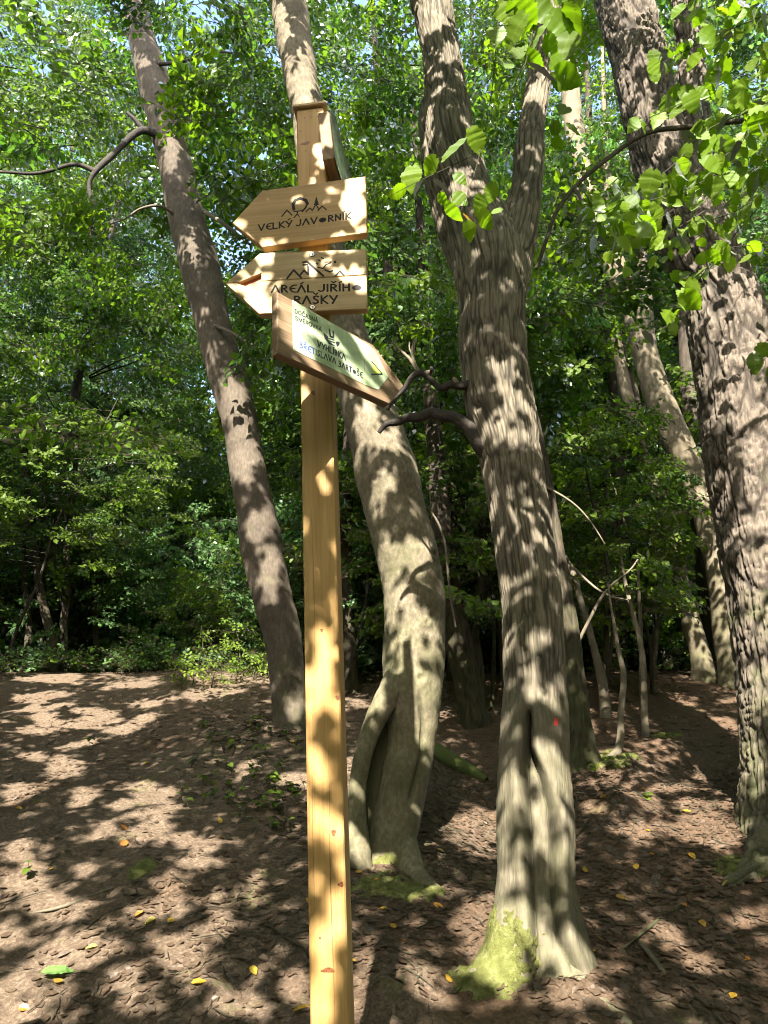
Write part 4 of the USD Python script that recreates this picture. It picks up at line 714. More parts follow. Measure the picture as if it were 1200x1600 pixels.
# fine twigs and needles of debris
parts = []
for x, y in np.vstack([scatter_xy(rng, 1300, mould_weight, (-2.4, 3.2, 2.3, 6.0)), scatter_xy(rng, 250, mould_weight, (-5, 5, 6, 10))]):
    ln = rng.uniform(.03, .16) * (1.5 if y > 6 else 1); t = rng.uniform(0, 6.3); s = np.linspace(-.5, .5, 4)[:, None]
    p = np.array([x, y]) + s * ln * [math.cos(t), math.sin(t)] + rng.normal(0, .006, (4, 2)); r = rng.uniform(.0012, .0035)
    parts.append(tube(np.column_stack([p, height(p[:, 0], p[:, 1]) + r + .004 + rng.uniform(0, .006)]), [r, r, r * .9, r * .6], 4))
for x, y in scatter_xy(rng, 60, mould_weight, (-2.4, 3.2, 2.4, 7.5)):
    ln = rng.uniform(.15, .5); t = rng.uniform(0, 6.3); s = np.linspace(-.5, .5, 7)[:, None]; p = np.array([x, y]) + s * ln * [math.cos(t), math.sin(t)] + rng.normal(0, .012, (7, 2)); r = rng.uniform(.003, .006)
    parts.append(tube(np.column_stack([p, height(p[:, 0], p[:, 1]) + r + .006]), np.linspace(r, r * .4, 7), 5))
tw = obj("twig_litter", join(parts), B_TWIG, smooth=True); tag(tw, "thin dry twigs strewn over the forest floor", "twigs", kind="stuff")
# fallen leaves that stand out
def outline(L, wid, n=9, point=1.0):
    t = np.linspace(0, 1, n); w = np.sin(np.pi * t ** .8) ** .85 * wid * L / 2
    return t, w
yell = [(77, 1362), (800 * 0 + 230, 1190), (220, 1220), (400, 1243), (452, 1233), (198, 1323), (190, 1293), (220, 1437), (240, 1450), (393, 1515), (262, 1446), (351, 1309), (453, 1160), (480, 1414), (557, 1371), (586, 1381), (604, 1434), (618, 1462), (633, 1478), (680, 1420), (555, 1510), (705, 1538), (947, 1252), (1078, 1268), (994, 1357), (1077, 1335), (938, 1250), (915, 1370), (1012, 1302), (940, 1473), (1148, 1562), (1010, 1235), (965, 1415), (1022, 1420), (1065, 1420), (870 + 60, 1500), (30, 1580), (148, 1493), (300, 1555), (460, 1585), (1095, 1440), (1105, 1225), (820 + 200, 1340), (685, 1332), (655, 1290), (345, 1288), (95, 1545), (25, 1268), (1170, 1500), (1130, 1395)]
seen = set()
for k, (px, py) in enumerate(yell):
    P = hit(px, py)
    if P is None or (px, py) in seen: continue
    seen.add((px, py)); r_ = np.random.default_rng(900 + k)
    L = r_.uniform(.028, .060); v, f, uv = big_leaf(L, r_.uniform(.55, .8), r_, r_.uniform(-.1, .3), r_.uniform(-.1, .35), n=7)
    x, y = P[0], P[1]; nn = normal_at(np.array([x]), np.array([y]))[0] + r_.normal(0, .2, 3); nn /= np.linalg.norm(nn); t = r_.uniform(0, 6.3); a = np.cross(nn, [math.cos(t), math.sin(t), 0]); a /= np.linalg.norm(a)
    M = np.eye(4); M[:3, :3] = np.stack([a, np.cross(nn, a), nn], -1); M[:3, 3] = [x, y, float(height(x, y)) + .014]
    o = obj("fallen_leaf", (v, f), YELLOW, uv=uv, xf=M); tag(o, "small yellow or orange fallen leaf lying on the brown forest floor", "leaf", "yellow and orange fallen leaves on the ground")
for px, py, L, lab in ((93, 1527, .115, "large fresh green leaf lying on bare earth at the lower left"), (772, 1247 + 0, .06, "")):
    if not lab: continue
    P = hit(px, py); r_ = np.random.default_rng(7); v, f, uv = big_leaf(L, .6, r_, .2, .1)
    M = np.eye(4); t = -1.0; M[:3, :3] = Rotation.from_euler("zxy", [-1.05, .16, .1]).as_matrix(); M[:3, 3] = [P[0] - .05, P[1] - .03, float(height(P[0], P[1])) + .03]
    o = obj("fallen_leaf", (v, f), GREENFALL, uv=uv, xf=M); tag(o, lab, "leaf")
# ---------------------------------------------------------------- logs, branches on the ground, moss hump
def lying(name, label, pts, material, seed, cat, sides=40, n=90, disp=disp_smooth, dz=0):
    out = []
    for px, py, w in pts:
        P = hit(px, py); z = (P - CAM) @ FW; r = w * z / F / 2; out.append([P[0], P[1], float(height(P[0], P[1], False)) + r * .5 + dz, r])
    msh, uv = trunk_mesh(np.array(out), sides, n, disp, seed); o = obj(name, msh, material, smooth=True, uv=uv); tag(o, label, cat)
lying("fallen_log", "short mossy fallen log between the bent tree and the forked tree", [(668, 1165, 16), (690, 1185, 24), (715, 1200, 22), (740, 1212, 18), (760, 1222, 10)], B_MOSS, 81, "log")
lying("fallen_branch", "pale half buried branch on the litter at the lower right", [(1000, 1475, 5), (1025, 1505, 9), (1050, 1545, 10), (1075, 1580, 8), (1085, 1600, 4)], B_TWIG, 82, "branch", 16, 50)
lying("fallen_branch", "thin branch lying on bare earth at the left", [(40, 1430, 3), (90, 1420, 5), (140, 1405, 5), (185, 1385, 2)], B_TWIG, 83, "branch", 10, 40)
lying("fallen_branch", "dark thin branch lying in front of the oak's foot", [(955, 1500, 3), (1010, 1455, 5), (1060, 1420, 5), (1120, 1395, 3)], B_DARK, 84, "branch", 10, 40)
# moss growing on the ground
def moss_on_ground(label, px, py, rx, ry, seed, thick=.018):
    P = hit(px, py); st = .011; a = np.arange(-rx * 1.5, rx * 1.5, st); b = np.arange(-ry * 1.5, ry * 1.5, st); A, B = np.meshgrid(a, b); X, Y = P[0] + A, P[1] + B; C = np.stack([X, Y, 0 * X], -1)
    q = (A / rx) ** 2 + (B / ry) ** 2 + 1.6 * (meshkit.fbm(C * 8, 3, seed) - .5) + 1.1 * (meshkit.fbm(C * 42, 3, seed + 1) - .5); e = np.clip((1 - q) / .5, 0, 1)
    Z = height(X, Y) - .006 + e * (.010 + thick * meshkit.fbm(C * 60, 3, seed + 2)); n_, m_ = X.shape; i, j = np.meshgrid(np.arange(n_ - 1), np.arange(m_ - 1), indexing="ij")
    k = np.stack([i * m_ + j, i * m_ + j + 1, (i + 1) * m_ + j + 1, (i + 1) * m_ + j], -1).reshape(-1, 4); k = k[(e.ravel()[k] > 0).any(1)]; u = np.unique(k); mp = -np.ones(X.size, int); mp[u] = np.arange(len(u))
    o = obj("moss_patch", (np.stack([X, Y, Z], -1).reshape(-1, 3)[u], mp[k]), MOSS, smooth=True); tag(o, label, "moss", kind="stuff")
for k, a in enumerate([("bright moss at the left foot of the forked tree", 760, 1520, .15, .15), ("moss on the hump at the foot of the dark stem", 950, 1188, .26, .16), ("low mossy swelling on the slope left of the oak", 1040, 1150, .16, .10), ("moss around the left foot of the oak", 1160, 1350, .16, .14), ("moss at the foot of the bent tree", 615, 1385, .26, .16), ("small strip of moss on bare earth at the left", 218, 1368, .07, .10)]): moss_on_ground(*a, 60 + 5 * k)
# ---------------------------------------------------------------- small plants
def herb(label, px, py, n_st, hgt, leafL, material, seed, group="small green plants on the ground", name="seedling", spread=.06, cat="plant"):
    P = hit(px, py)
    if P is None: return
    r_ = np.random.default_rng(seed); t = thing(name, label, cat, group=group); stems = []; lv = []; luv = []
    for s in range(n_st):
        az = r_.uniform(0, 6.3); x, y = P[0] + r_.normal(0, spread), P[1] + r_.normal(0, spread); h = hgt * r_.uniform(.6, 1.15); zb = float(height(x, y))
        pts = np.array([[x, y, zb - .01], [x + .2 * h * math.cos(az) * .4, y + .2 * h * math.sin(az) * .4, zb + h * .5], [x + .45 * h * math.cos(az), y + .45 * h * math.sin(az), zb + h]])
        pts = spline(pts, 7)[0]; stems.append(tube(pts, np.linspace(.0022, .0012, 7), 4, False))
        nl = int(r_.integers(3, 6))
        for l in range(nl):
            k = r_.uniform(.45, 1); c = np.array([np.interp(k, np.linspace(0, 1, 7), pts[:, d]) for d in range(3)]); v, f, uv = big_leaf(leafL * r_.uniform(.7, 1.2), .75, r_, .15, .25, n=7)
            M = rotm(r_.uniform(0, 6.3), r_.normal(-.1, .3), r_.normal(0, .25)); lv.append((v @ M.T + c, f)); luv.append(uv)
    obj("stem", join(stems), B_TWIG, t)
    for (v, f), uv in zip(lv, luv): obj("leaf", (v, f), material, t, smooth=True, uv=uv)
hp = [(375, 1165, 5), (410, 1185, 4), (355, 1200, 3), (430, 1215, 4), (330, 1222, 3), (320, 1262, 3), (360, 1255, 4), (420, 1270, 4), (440, 1290, 3), (405, 1300, 2), (455, 1175, 3), (300, 1240, 2), (132, 1182, 1), (65, 1370, 1), (345, 1150, 2), (470, 1240, 3)]
hp += [(390, 1140, 4), (425, 1150, 4), (350, 1180, 3), (395, 1215, 4), (445, 1255, 4), (375, 1235, 3), (335, 1165, 2), (415, 1235, 4), (380, 1285, 3), (300, 1205, 2), (450, 1130, 3), (310, 1135, 2)]
for k, (px, py, n_) in enumerate(hp): herb("small green seedling growing on the shaded earth left of the signpost", px, py, n_, .11, .055, L_YEL, 1000 + k, "green seedlings left of the signpost")
for k, (px, py, n_, h_, lab) in enumerate([(962, 1212, 4, .14, "small green plant at the foot of the curved sapling"), (983, 1247, 2, .07, "tiny bright green plant below the curved sapling"), (690, 1095, 4, .18, "green plant beside the mossy reddish stem"), (600, 1120 - 60, 4, .2, "green plant in the shade behind the bent tree"), (730, 1065, 5, .2, "leafy plant in the gap between the bent tree and the forked tree")]):
    herb(lab, px, py, n_, h_, .05, L_YEL if k != 2 else L_MID, 1050 + k, None, "ground_plant")
# the sunlit seedlings at the bend of the path
rr = np.random.default_rng(88)
for k, (px, py, h_) in enumerate([(318, 1060, .55), (368, 1062, .62), (345, 1068, .30), (300, 1072, .25), (395, 1062, .30), (410, 1055, .35), (330, 1075, .22), (285, 1078, .2), (355, 1050, .4), (378, 1068, .2), (420, 1060, .3)]):
    P = hit(px, py)
    if P is None: continue
    t = thing("young_sapling", "sunlit thin young sapling at the bend of the path beside the slanting tree", "sapling", group="sunlit young saplings at the bend of the path")
    zb = float(height(P[0], P[1])); h = h_ * 1.15; pts = np.array([[P[0], P[1], zb - .02], [P[0] + rr.normal(0, .04), P[1], zb + h * .5], [P[0] + rr.normal(0, .1), P[1] + rr.normal(0, .05), zb + h]]); pts = spline(pts, 12)[0]
    obj("stem", tube(pts, np.linspace(.012, .004, 12), 6), B_PALE, t, smooth=True)
    n_ = int(5 + 14 * h_); kk = rr.uniform(.35, 1.02, n_); Pp = np.stack([np.interp(kk, np.linspace(0, 1, 12), pts[:, c]) for c in range(3)], -1); az = rr.uniform(0, 6.3, n_); D = np.stack([np.cos(az), np.sin(az), rr.normal(0, .2, n_)], -1)
    instancer("foliage", t, P_HERB, Pp, orient(D, .25, rr), rr.uniform(.5, 1.0, n_), rr.integers(0, len(P_HERB), n_))
# low green cover along the far edge of the path and under the wood
n = 1500; xy = scatter_xy(rr, n, lambda p: np.where(p[:, 1] > 9.4, 1, .02) * np.where((p[:, 0] > -1.2) & (p[:, 1] < 11), .25, 1), (-9, 9, 8.6, 16)); z = height(xy[:, 0], xy[:, 1], False)
az = rr.uniform(0, 6.3, n); D = np.stack([np.cos(az) * .6, np.sin(az) * .6, rr.uniform(.2, 1.1, n)], -1)
gc = instancer("ground_cover", None, P_HERB + P_DRK[:2], np.column_stack([xy, z + .02]), orient(D, .3, rr), rr.uniform(.5, 1.1, n), rr.integers(0, len(P_HERB) + 2, n)); tag(gc, "low green undergrowth along the far edge of the path and under the wood", "undergrowth", kind="stuff")
# ---------------------------------------------------------------- the signpost
AX = np.array([-0.045, 0.0097, 0.995]); AX /= np.linalg.norm(AX)
EX = np.array([math.cos(.087), -math.sin(.087), 0.0]); EX -= AX * (EX @ AX); EX /= np.linalg.norm(EX); EN = np.cross(EX, AX)      # EN points out of the front face
PB = np.array([-0.1160, 2.0644, 0.2938])
def frame(o, ex, ey):
    M = np.eye(4); M[:3, 0], M[:3, 1], M[:3, 2], M[:3, 3] = ex, ey, np.cross(ex, ey), o; return M
def on_plane(M, px, py):
    d = ray(px, py); n = M[:3, 2]; P = CAM + d * ((M[:3, 3] - CAM) @ n) / (d @ n); q = P - M[:3, 3]
    return np.array([q @ M[:3, 0], q @ M[:3, 1]])
post = thing("signpost", "square pine signpost carrying four arrow boards in the clearing", "signpost")
MF = frame(PB, EX, AX)                                             # front face of the post: x to the right, y up
ytop = on_plane(MF, 481, 169)[1]
def rounded_box(sx, sy, sz, r):
    b = np.array([[x, y, z] for x in (-1, 1) for y in (-1, 1) for z in (-1, 1)], float) * .5
    pts = [b * [sx - 2 * r, sy - 2 * r, sz], b * [sx, sy - 2 * r, sz - 2 * r], b * [sx - 2 * r, sy, sz - 2 * r]]
    return trimesh.convex.convex_hull(np.vstack(pts))
hgt = ytop + .75; pm = rounded_box(.1, hgt, .1, .004); pm.apply_translation([0, ytop - hgt / 2, -.05])
MP = MF.copy(); R0 = np.eye(4); R0[:3, :3] = np.array([[1, 0, 0], [0, 0, -1], [0, 1, 0]]).T      # local z runs up the post, for the grain
pm.apply_transform(np.linalg.inv(R0)); obj("post", pm, W_POST, post, xf=MP @ R0)
cp = rounded_box(.122, .014, .125, .003); cp.apply_translation([0, ytop + .007, -.05]); cp.apply_transform(trimesh.transformations.rotation_matrix(.03, [0, 0, 1], [0, ytop, 0])); obj("post_cap", cp, W_WEATHER, post, xf=MF)
def inlay(parent, name, M, geom, mat_, th=.0006, z=0.0):
    ms = [trimesh.creation.extrude_polygon(g.simplify(.00015), th, engine="earcut") for g in getattr(geom, "geoms", [geom]) if g.area > 1e-8]
    if not ms: return
    mm = trimesh.util.concatenate(ms); mm.apply_translation([0, 0, z]); return obj(name, mm, mat_, parent, xf=M)
def knot(px, py, a, b, rot=0):
    c = on_plane(MF, px, py); t = np.linspace(0, 2 * np.pi, 15)[:-1]; r_ = 1 + .18 * np.sin(3 * t + px)
    P = Polygon(np.stack([a * r_ * np.cos(t), b * r_ * np.sin(t)], -1)); P = shapely.affinity.translate(shapely.affinity.rotate(P, rot), *c)
    e = trimesh.creation.extrude_polygon(P, .0006, engine="earcut"); obj("knot", e, KNOT, post, xf=MF)
for a in ((527.5, 1090, .006, .007), (521.5, 1301, .0065, .008), (532.5, 1382, .008, .006), (512.5, 1516, .018, .006), (477, 224, .017, .006, 10), (490, 614, .006, .009, 30), (502.5, 985, .004, .005), (476, 184, .003, .003), (486, 183, .0022, .0022), (496, 182, .0022, .0022), (469, 205, .003, .004), (478, 236, .002, .004), (500, 1465, .003, .003)): knot(*a)  # row of tiny dark discs just below the cap stands for nail heads
for x0, y0, y1, w_ in ((.012, ytop - 2.9, ytop - 2.2, .0009), (-.021, ytop - 1.95, ytop - 1.50, .0008), (.027, ytop - 1.55, ytop - 1.28, .0007), (-.008, ytop - .46, ytop - .2, .0007), (-.033, ytop - 2.6, ytop - 2.25, .0007)):      # drying cracks
    yy = np.linspace(y0, y1, 9); xx = x0 + .0018 * np.sin(yy * 9 + x0 * 300); inlay(post, "crack", MF, unary_union([LineString([(xx[i], yy[i]), (xx[i + 1], yy[i + 1])]).buffer(w_ * (1 - abs(i - 3.5) / 5.5), 2) for i in range(8)]), KNOT, .0004)
def pentagon(M, pts): return np.array([on_plane(M, *p) for p in pts])
def slab(poly, T, c=.0025):
    P = Polygon(poly); inn = np.array(P.buffer(-c, join_style=2).exterior.coords)[:-1]; out = np.array(P.exterior.coords)[:-1]
    return trimesh.convex.convex_hull(np.vstack([np.column_stack([inn, np.zeros(len(inn))]), np.column_stack([inn, np.full(len(inn), -T)]), np.column_stack([out, np.full(len(out), -c)]), np.column_stack([out, np.full(len(out), -T + c)])]))
# stroke lettering after the signs: round ended strokes, A without a bar, small filled O
def arc(cx, cy, rx, ry, a0, a1, n=12): t = np.radians(np.linspace(a0, a1, n)); return list(zip(cx + rx * np.cos(t), cy + ry * np.sin(t)))
G = {"V": (.62, [[(0, 1), (.3, 0), (.62, 1)]]), "E": (.5, [arc(.5, .5, .45, .5, 80, 280), [(.08, .5), (.44, .52)]]), "L": (.46, [[(.04, 1), (.04, .02), (.46, .02)]]), "K": (.55, [[(.05, 1), (.05, 0)], [(.52, 1), (.1, .5), (.55, 0)]]),
     "Y": (.58, [[(0, 1), (.28, .48)], [(.6, 1), (.22, 0)]]), "J": (.46, [[(.42, 1), (.42, .25), (.30, .05), (.12, .02), (0, .14)]]), "A": (.66, [[(0, 0), (.33, 1), (.66, 0)]]), "O": (.78, [], (.39, .42, .38)), "R": (.52, [[(.05, 0), (.05, .98), (.3, .96), (.46, .78), (.4, .58), (.1, .5)], [(.2, .5), (.52, 0)]]),
     "N": (.58, [[(.04, 0), (.04, 1), (.54, .05), (.54, 1)]]), "I": (.1, [[(.05, 0), (.05, 1)]]), "H": (.56, [[(.04, 0), (.04, 1)], [(.52, 0), (.52, 1)], [(.04, .5), (.52, .5)]]), "S": (.46, [[(.44, .88), (.28, 1), (.08, .88), (.1, .65), (.38, .42), (.42, .16), (.24, 0), (.02, .1)]]),
     "B": (.46, [[(.02, .98), (.36, .9), (.36, .66), (.1, .52), (.42, .42), (.42, .14), (.22, 0), (0, .04)]]), "D": (.5, [[(.05, 0), (.05, 1), (.3, .92), (.48, .6), (.44, .25), (.25, .02), (.05, 0)]], (.26, .5, .2)), "T": (.52, [[(0, 1), (.52, 1)], [(.26, 1), (.26, 0)]])}
ACC = {"Ý": ("Y", "a"), "Á": ("A", "a"), "Í": ("I", "a"), "Ř": ("R", "c"), "Š": ("S", "c")}
def word(text, w=.17, gap=.2):
    x, shp = 0, []
    for ch in text:
        b, ac = ACC.get(ch, (ch, None)); g = G[b]; top = 1.0
        for st in g[1]: shp.append(LineString([(x + a, c) for a, c in st]).buffer(w / 2, 5))
        if len(g) > 2: shp.append(Point(x + g[2][0], g[2][1]).buffer(g[2][2], 6))
        c = x + g[0] / 2
        if ac == "a": shp.append(LineString([(c - .04, 1.18), (c + .14, 1.36)]).buffer(w / 2.2, 4))
        if ac == "c": shp.append(LineString([(c - .17, 1.38), (c, 1.2), (c + .17, 1.38)]).buffer(w / 2.4, 4))
        x += g[0] + gap
    return unary_union(shp), x - gap
def place_word(M, text, p0, p1, caph, w=.17, gap=.2, up=None):
    """p0, p1: baseline ends in photo pixels; caph: cap height in photo pixels"""
    g, tw_ = word(text, w, gap); a, b = on_plane(M, *p0), on_plane(M, *p1); ux = (b - a) / tw_; mid = (np.array(p0) + p1) / 2
    uy = on_plane(M, mid[0], mid[1] - caph) - on_plane(M, *mid)
    return shapely.affinity.affine_transform(g, [ux[0], uy[0], ux[1], uy[1], a[0], a[1]])
def strokes(M, lines, org, sc):
    out = []
    for st in lines:
        pts, w = st[0], st[1]; q = np.array([on_plane(M, org[0] + x / sc, org[1] + y / sc) for x, y in pts]); k = np.linalg.norm(on_plane(M, org[0] + (pts[0][0] + 10) / sc, org[1] + pts[0][1] / sc) - q[0]) / 10
        out.append(Polygon(q).buffer(w * k * .5) if len(st) > 2 else (LineString(q) if len(q) > 1 else Point(q[0])).buffer(w * k / 2, 5))
    return unary_union(out)
def screw(M, parent, px, py, r=.0075):
    c = on_plane(M, px, py); d = Point(*c).buffer(r, 8).difference(shapely.affinity.translate(unary_union([LineString([(-r * .5, 0), (r * .5, 0)]), LineString([(0, -r * .5), (0, r * .5)])]).buffer(r * .13), *c))
    inlay(parent, "screw_hole", M, Point(*c).buffer(r * 1.35, 10), INK, .0004); inlay(parent, "screw", M, d, STEEL, .0020)
T1 = .032
MB = frame(PB + EN * T1, EX, AX)
# board 1
poly = pentagon(MB, [(571, 275), (573.6, 364), (410, 386.4), (363, 348), (409.4, 297.4)])
b1 = obj("arrow_board", slab(poly, T1 - .001), W_BOARD, post, xf=MB); tag(b1, "uppermost board pointing left with a cave, a fir and VELKÝ JAVORNÍK")
Z = lambda x, y, o=(350, 260): (o[0] + x / 5, o[1] + y / 5)
inlay(b1, "lettering", np.eye(4), unary_union([place_word(MB, "VELKÝ", Z(270, 504), Z(528, 470), 9.4), place_word(MB, "JAVORNÍK", Z(566, 466), Z(992, 408), 9.4)]), INK)
inlay(b1, "emblem", np.eye(4), strokes(MB, [([(452, 390), (492, 343), (530, 380)], 10), ([(546, 335), (540, 300), (556, 266), (595, 250), (638, 264), (652, 290)], 24), ([(652, 290), (638, 322), (612, 352)], 14), ([(533, 286), (545, 340)], 9), ([(545, 352), (575, 352), (608, 344)], 8), ([(576, 350), (570, 375), (548, 399)], 9), ([(572, 372), (588, 392)], 8),
      ([(640, 355), (672, 325), (690, 345), (716, 300), (742, 332), (734, 347), (766, 310), (800, 338)], 9), ([(722, 240), (705, 300), (740, 300)], 4, 1)], (350, 260), 5), INK)
for p in ((483, 291.4), (485.6, 370.6)): screw(MB, b1, *p)
# board 2: two planks with a triangular notch near the tip
TR, BR, BS, TIP, TS = Z(1110, 45, (350, 380)), Z(1118, 512, (350, 380)), Z(275, 552, (350, 380)), Z(12, 312, (350, 380)), Z(282, 75, (350, 380))
JL, JR = TIP, Z(1114, 247, (350, 380)); N0, N1, N2 = Z(95, 312, (350, 380)), Z(293, 230, (350, 380)), Z(293, 380, (350, 380)); JN = Z(293, 298, (350, 380))
def cut(body, tri, depth):
    t = Polygon(tri); pr = m3.Manifold.extrude(m3.CrossSection([np.array(t.exterior.coords)[:-1] if t.exterior.is_ccw else np.array(t.exterior.coords)[:-1][::-1]]), depth + .01).translate([0, 0, -depth])
    mm = m3.Manifold(m3.Mesh(np.asarray(body.vertices, np.float32), np.asarray(body.faces, np.uint32)))
    return mm - pr
def shift(poly, dy): return [(x, y + dy) for x, y in poly]
tri = pentagon(MB, [N0, N1, N2])
up_ = slab(pentagon(MB, [TS, TR, (JR[0], JR[1] - .45), (JN[0], JN[1] - .45), (JL[0], JL[1] - .3)]), T1 - .001, .002); lo_ = slab(pentagon(MB, [(JL[0] + .2, JL[1] + .4), (JN[0], JN[1] + .35), (JR[0], JR[1] + .35), BR, BS]), T1 - .001, .002)
b2 = UsdGeom.Xform.Define(stage, path_for("arrow_board", "/World/signpost")).GetPrim(); tag(b2, "two-plank board pointing left with a ski jumper, half covered by the slanted board")
obj("plank", cut(up_, tri, .016), W_WEATHER, b2, xf=MB); obj("plank", cut(lo_, tri, .016), W_WEATHER, b2, xf=MB)
inlay(b2, "notch_floor", MB, Polygon(tri).buffer(-.0006), REDWOOD, .0012, -.0158)
Z2 = lambda x, y: Z(x, y, (350, 380))
def off_joint(g):
    c = LineString([on_plane(MB, *JL), on_plane(MB, *JN), on_plane(MB, *JR)]).buffer(.0012); return g.difference(c)
inlay(b2, "lettering", MB, off_joint(unary_union([place_word(MB, "AREÁL", Z2(372, 384), Z2(694, 382), 11), place_word(MB, "JIŘÍHO", Z2(742, 378), Z2(1074, 370), 11), place_word(MB, "RAŠKY", Z2(548, 474), Z2(882, 470), 12)])), INK)
inlay(b2, "emblem", MB, off_joint(strokes(MB, [([(493, 275), (545, 210), (605, 272)], 15), ([(598, 246), (625, 212), (660, 245), (656, 180)], 14), ([(618, 150), (650, 145), (775, 255)], 17), ([(618, 170), (650, 168)], 14), ([(735, 190), (775, 197), (797, 166), (832, 155), (838, 146), (788, 148)], 10), ([(788, 208), (825, 225), (848, 215)], 12), ([(867, 147)], 22), ([(722, 158), (733, 163)], 12), ([(735, 130), (750, 138)], 10), ([(762, 113), (778, 120)], 10), ([(870, 257), (905, 218), (940, 256)], 13)], (350, 380), 5)), INK)
for p in ((488, 397.4), (488.4, 480)): screw(MB, b2, *p)
# board 3: older brown board turned away, with two laminated sheets
def rot3(yaw, roll, tilt):
    a = np.array([math.cos(yaw), math.sin(yaw), 0]); n = np.array([math.sin(yaw), -math.cos(yaw), 0]); u = np.array([0, 0, 1.0]); u2 = math.cos(tilt) * u + math.sin(tilt) * n
    a2 = math.cos(roll) * a + math.sin(roll) * u2; u3 = math.cos(roll) * u2 - math.sin(roll) * a; return a2, u3
a3, u3 = rot3(.805, -.042, -.188); M3 = frame(atz(433.4, 551.2, 1.95), a3, u3)
Y3 = lambda x, y: (410 + x / 5.217, 440 + y / 5.217)
poly = pentagon(M3, [Y3(122, 80), Y3(122, 580), Y3(1035, 1000), Y3(1155, 850), Y3(905, 515)])
b3 = obj("arrow_board", slab(poly, .028, .003), W_OLD, post, xf=M3); tag(b3, "brown board slanting away to the right with laminated green sheets")
sheet = lambda pts: Polygon(pentagon(M3, [Y3(*p) for p in pts]))
inlay(b3, "laminated_sheet", np.eye(4), sheet([(243, 150), (825, 490), (828, 838), (250, 556)]), PAPER, .0011)
inlay(b3, "laminated_sheet", np.eye(4), sheet([(829, 492), (915, 560), (1025, 780), (942, 882), (832, 842)]), PAPER, .0016)
def latin(M, text, p0, p1, caph):
    t = meshkit.text_mesh(text, 1.0, .02, bold=True); v = np.asarray(t.vertices); w = v[:, 0].max(); a, b = on_plane(M, *p0), on_plane(M, *p1); ux = (b - a) / w; mid = (np.array(p0) + p1) / 2; uy = on_plane(M, mid[0], mid[1] - caph) - on_plane(M, *mid)
    q = np.column_stack([a[0] + v[:, 0] * ux[0] + v[:, 1] * uy[0], a[1] + v[:, 0] * ux[1] + v[:, 1] * uy[1], .0012 + v[:, 2] * .02]); return q, np.asarray(t.faces)
obj("lettering", join([latin(M3, "DOČASNÁ", Y3(258, 256), Y3(452, 338), 6.4), latin(M3, "SMĚROVKA", Y3(262, 312), Y3(482, 408), 6.4)]), PRINT, b3)
inlay(b3, "lettering", np.eye(4), unary_union([place_word(M3, "VYHLÍDKA", Y3(447, 528), Y3(674, 642), 8.6, .2), place_word(M3, "ISLAVA", Y3(434, 598), Y3(596, 672), 8.6, .2), place_word(M3, "BARTOŠE", Y3(620, 692), Y3(812, 786), 8.2, .2)]), PRINT, .0004, .0012)
inlay(b3, "lettering", np.eye(4), place_word(M3, "BŘET", Y3(303, 538), Y3(424, 594), 8.6, .2), PRINT_BLUE, .0004, .0012)
inlay(b3, "emblem", np.eye(4), strokes(M3, [([(545, 392), (551, 450), (577, 456), (575, 408)], 11), ([(497, 418), (530, 450), (536, 488), (590, 526), (540, 508), (505, 462)], 3, 1), ([(540, 466), (580, 478)], 7), ([(540, 484), (588, 500)], 7), ([(597, 492), (626, 494), (624, 516), (604, 530)], 3, 1)], (410, 440), 5.217), PRINT, .0004, .0012)
inlay(b3, "arrow_fill", np.eye(4), sheet([(894, 662), (966, 750), (894, 754)]), ARROWFILL, .0004, .0017)
inlay(b3, "arrow_outline", np.eye(4), strokes(M3, [([(890, 656), (972, 754)], 8), ([(888, 760), (972, 755)], 8)], (410, 440), 5.217), PRINT, .0008, .0017)
# board 4: seen end-on at the post's right side, pointing away
a4 = np.array([math.cos(1.43), math.sin(1.43), 0.0]); u4 = np.array([-.115, 0, .993]); u4 -= a4 * (u4 @ a4); u4 /= np.linalg.norm(u4); n4 = np.cross(a4, u4)
M4 = frame(atz(522, 246.5, 2.44), a4, u4)                          # x away from us, y up, z to the right
b4 = obj("arrow_board", slab(np.array([[0, 0], [.42, 0], [.54, .1], [.42, .2], [0, .2]]), .040, .003), W_OLD, post, xf=M4); tag(b4, "topmost board pointing away, seen end-on beside the post")
fx = np.linspace(.0, .45, 14); fy = np.linspace(-.004, .212, 12); FX, FY = np.meshgrid(fx, fy); FZ = .002 + .006 * meshkit.fbm(np.stack([FX * 14, FY * 14, 0 * FX], -1), 3, 3) + .012 * sstep(.195, .215, FY)
ii, jj = np.meshgrid(np.arange(11), np.arange(13), indexing="ij"); qq = np.stack([ii * 14 + jj, ii * 14 + jj + 1, (ii + 1) * 14 + jj + 1, (ii + 1) * 14 + jj], -1).reshape(-1, 4)
obj("laminated_sheet", (np.stack([FX, FY, FZ], -1).reshape(-1, 3), qq), FOIL, b4, smooth=True)
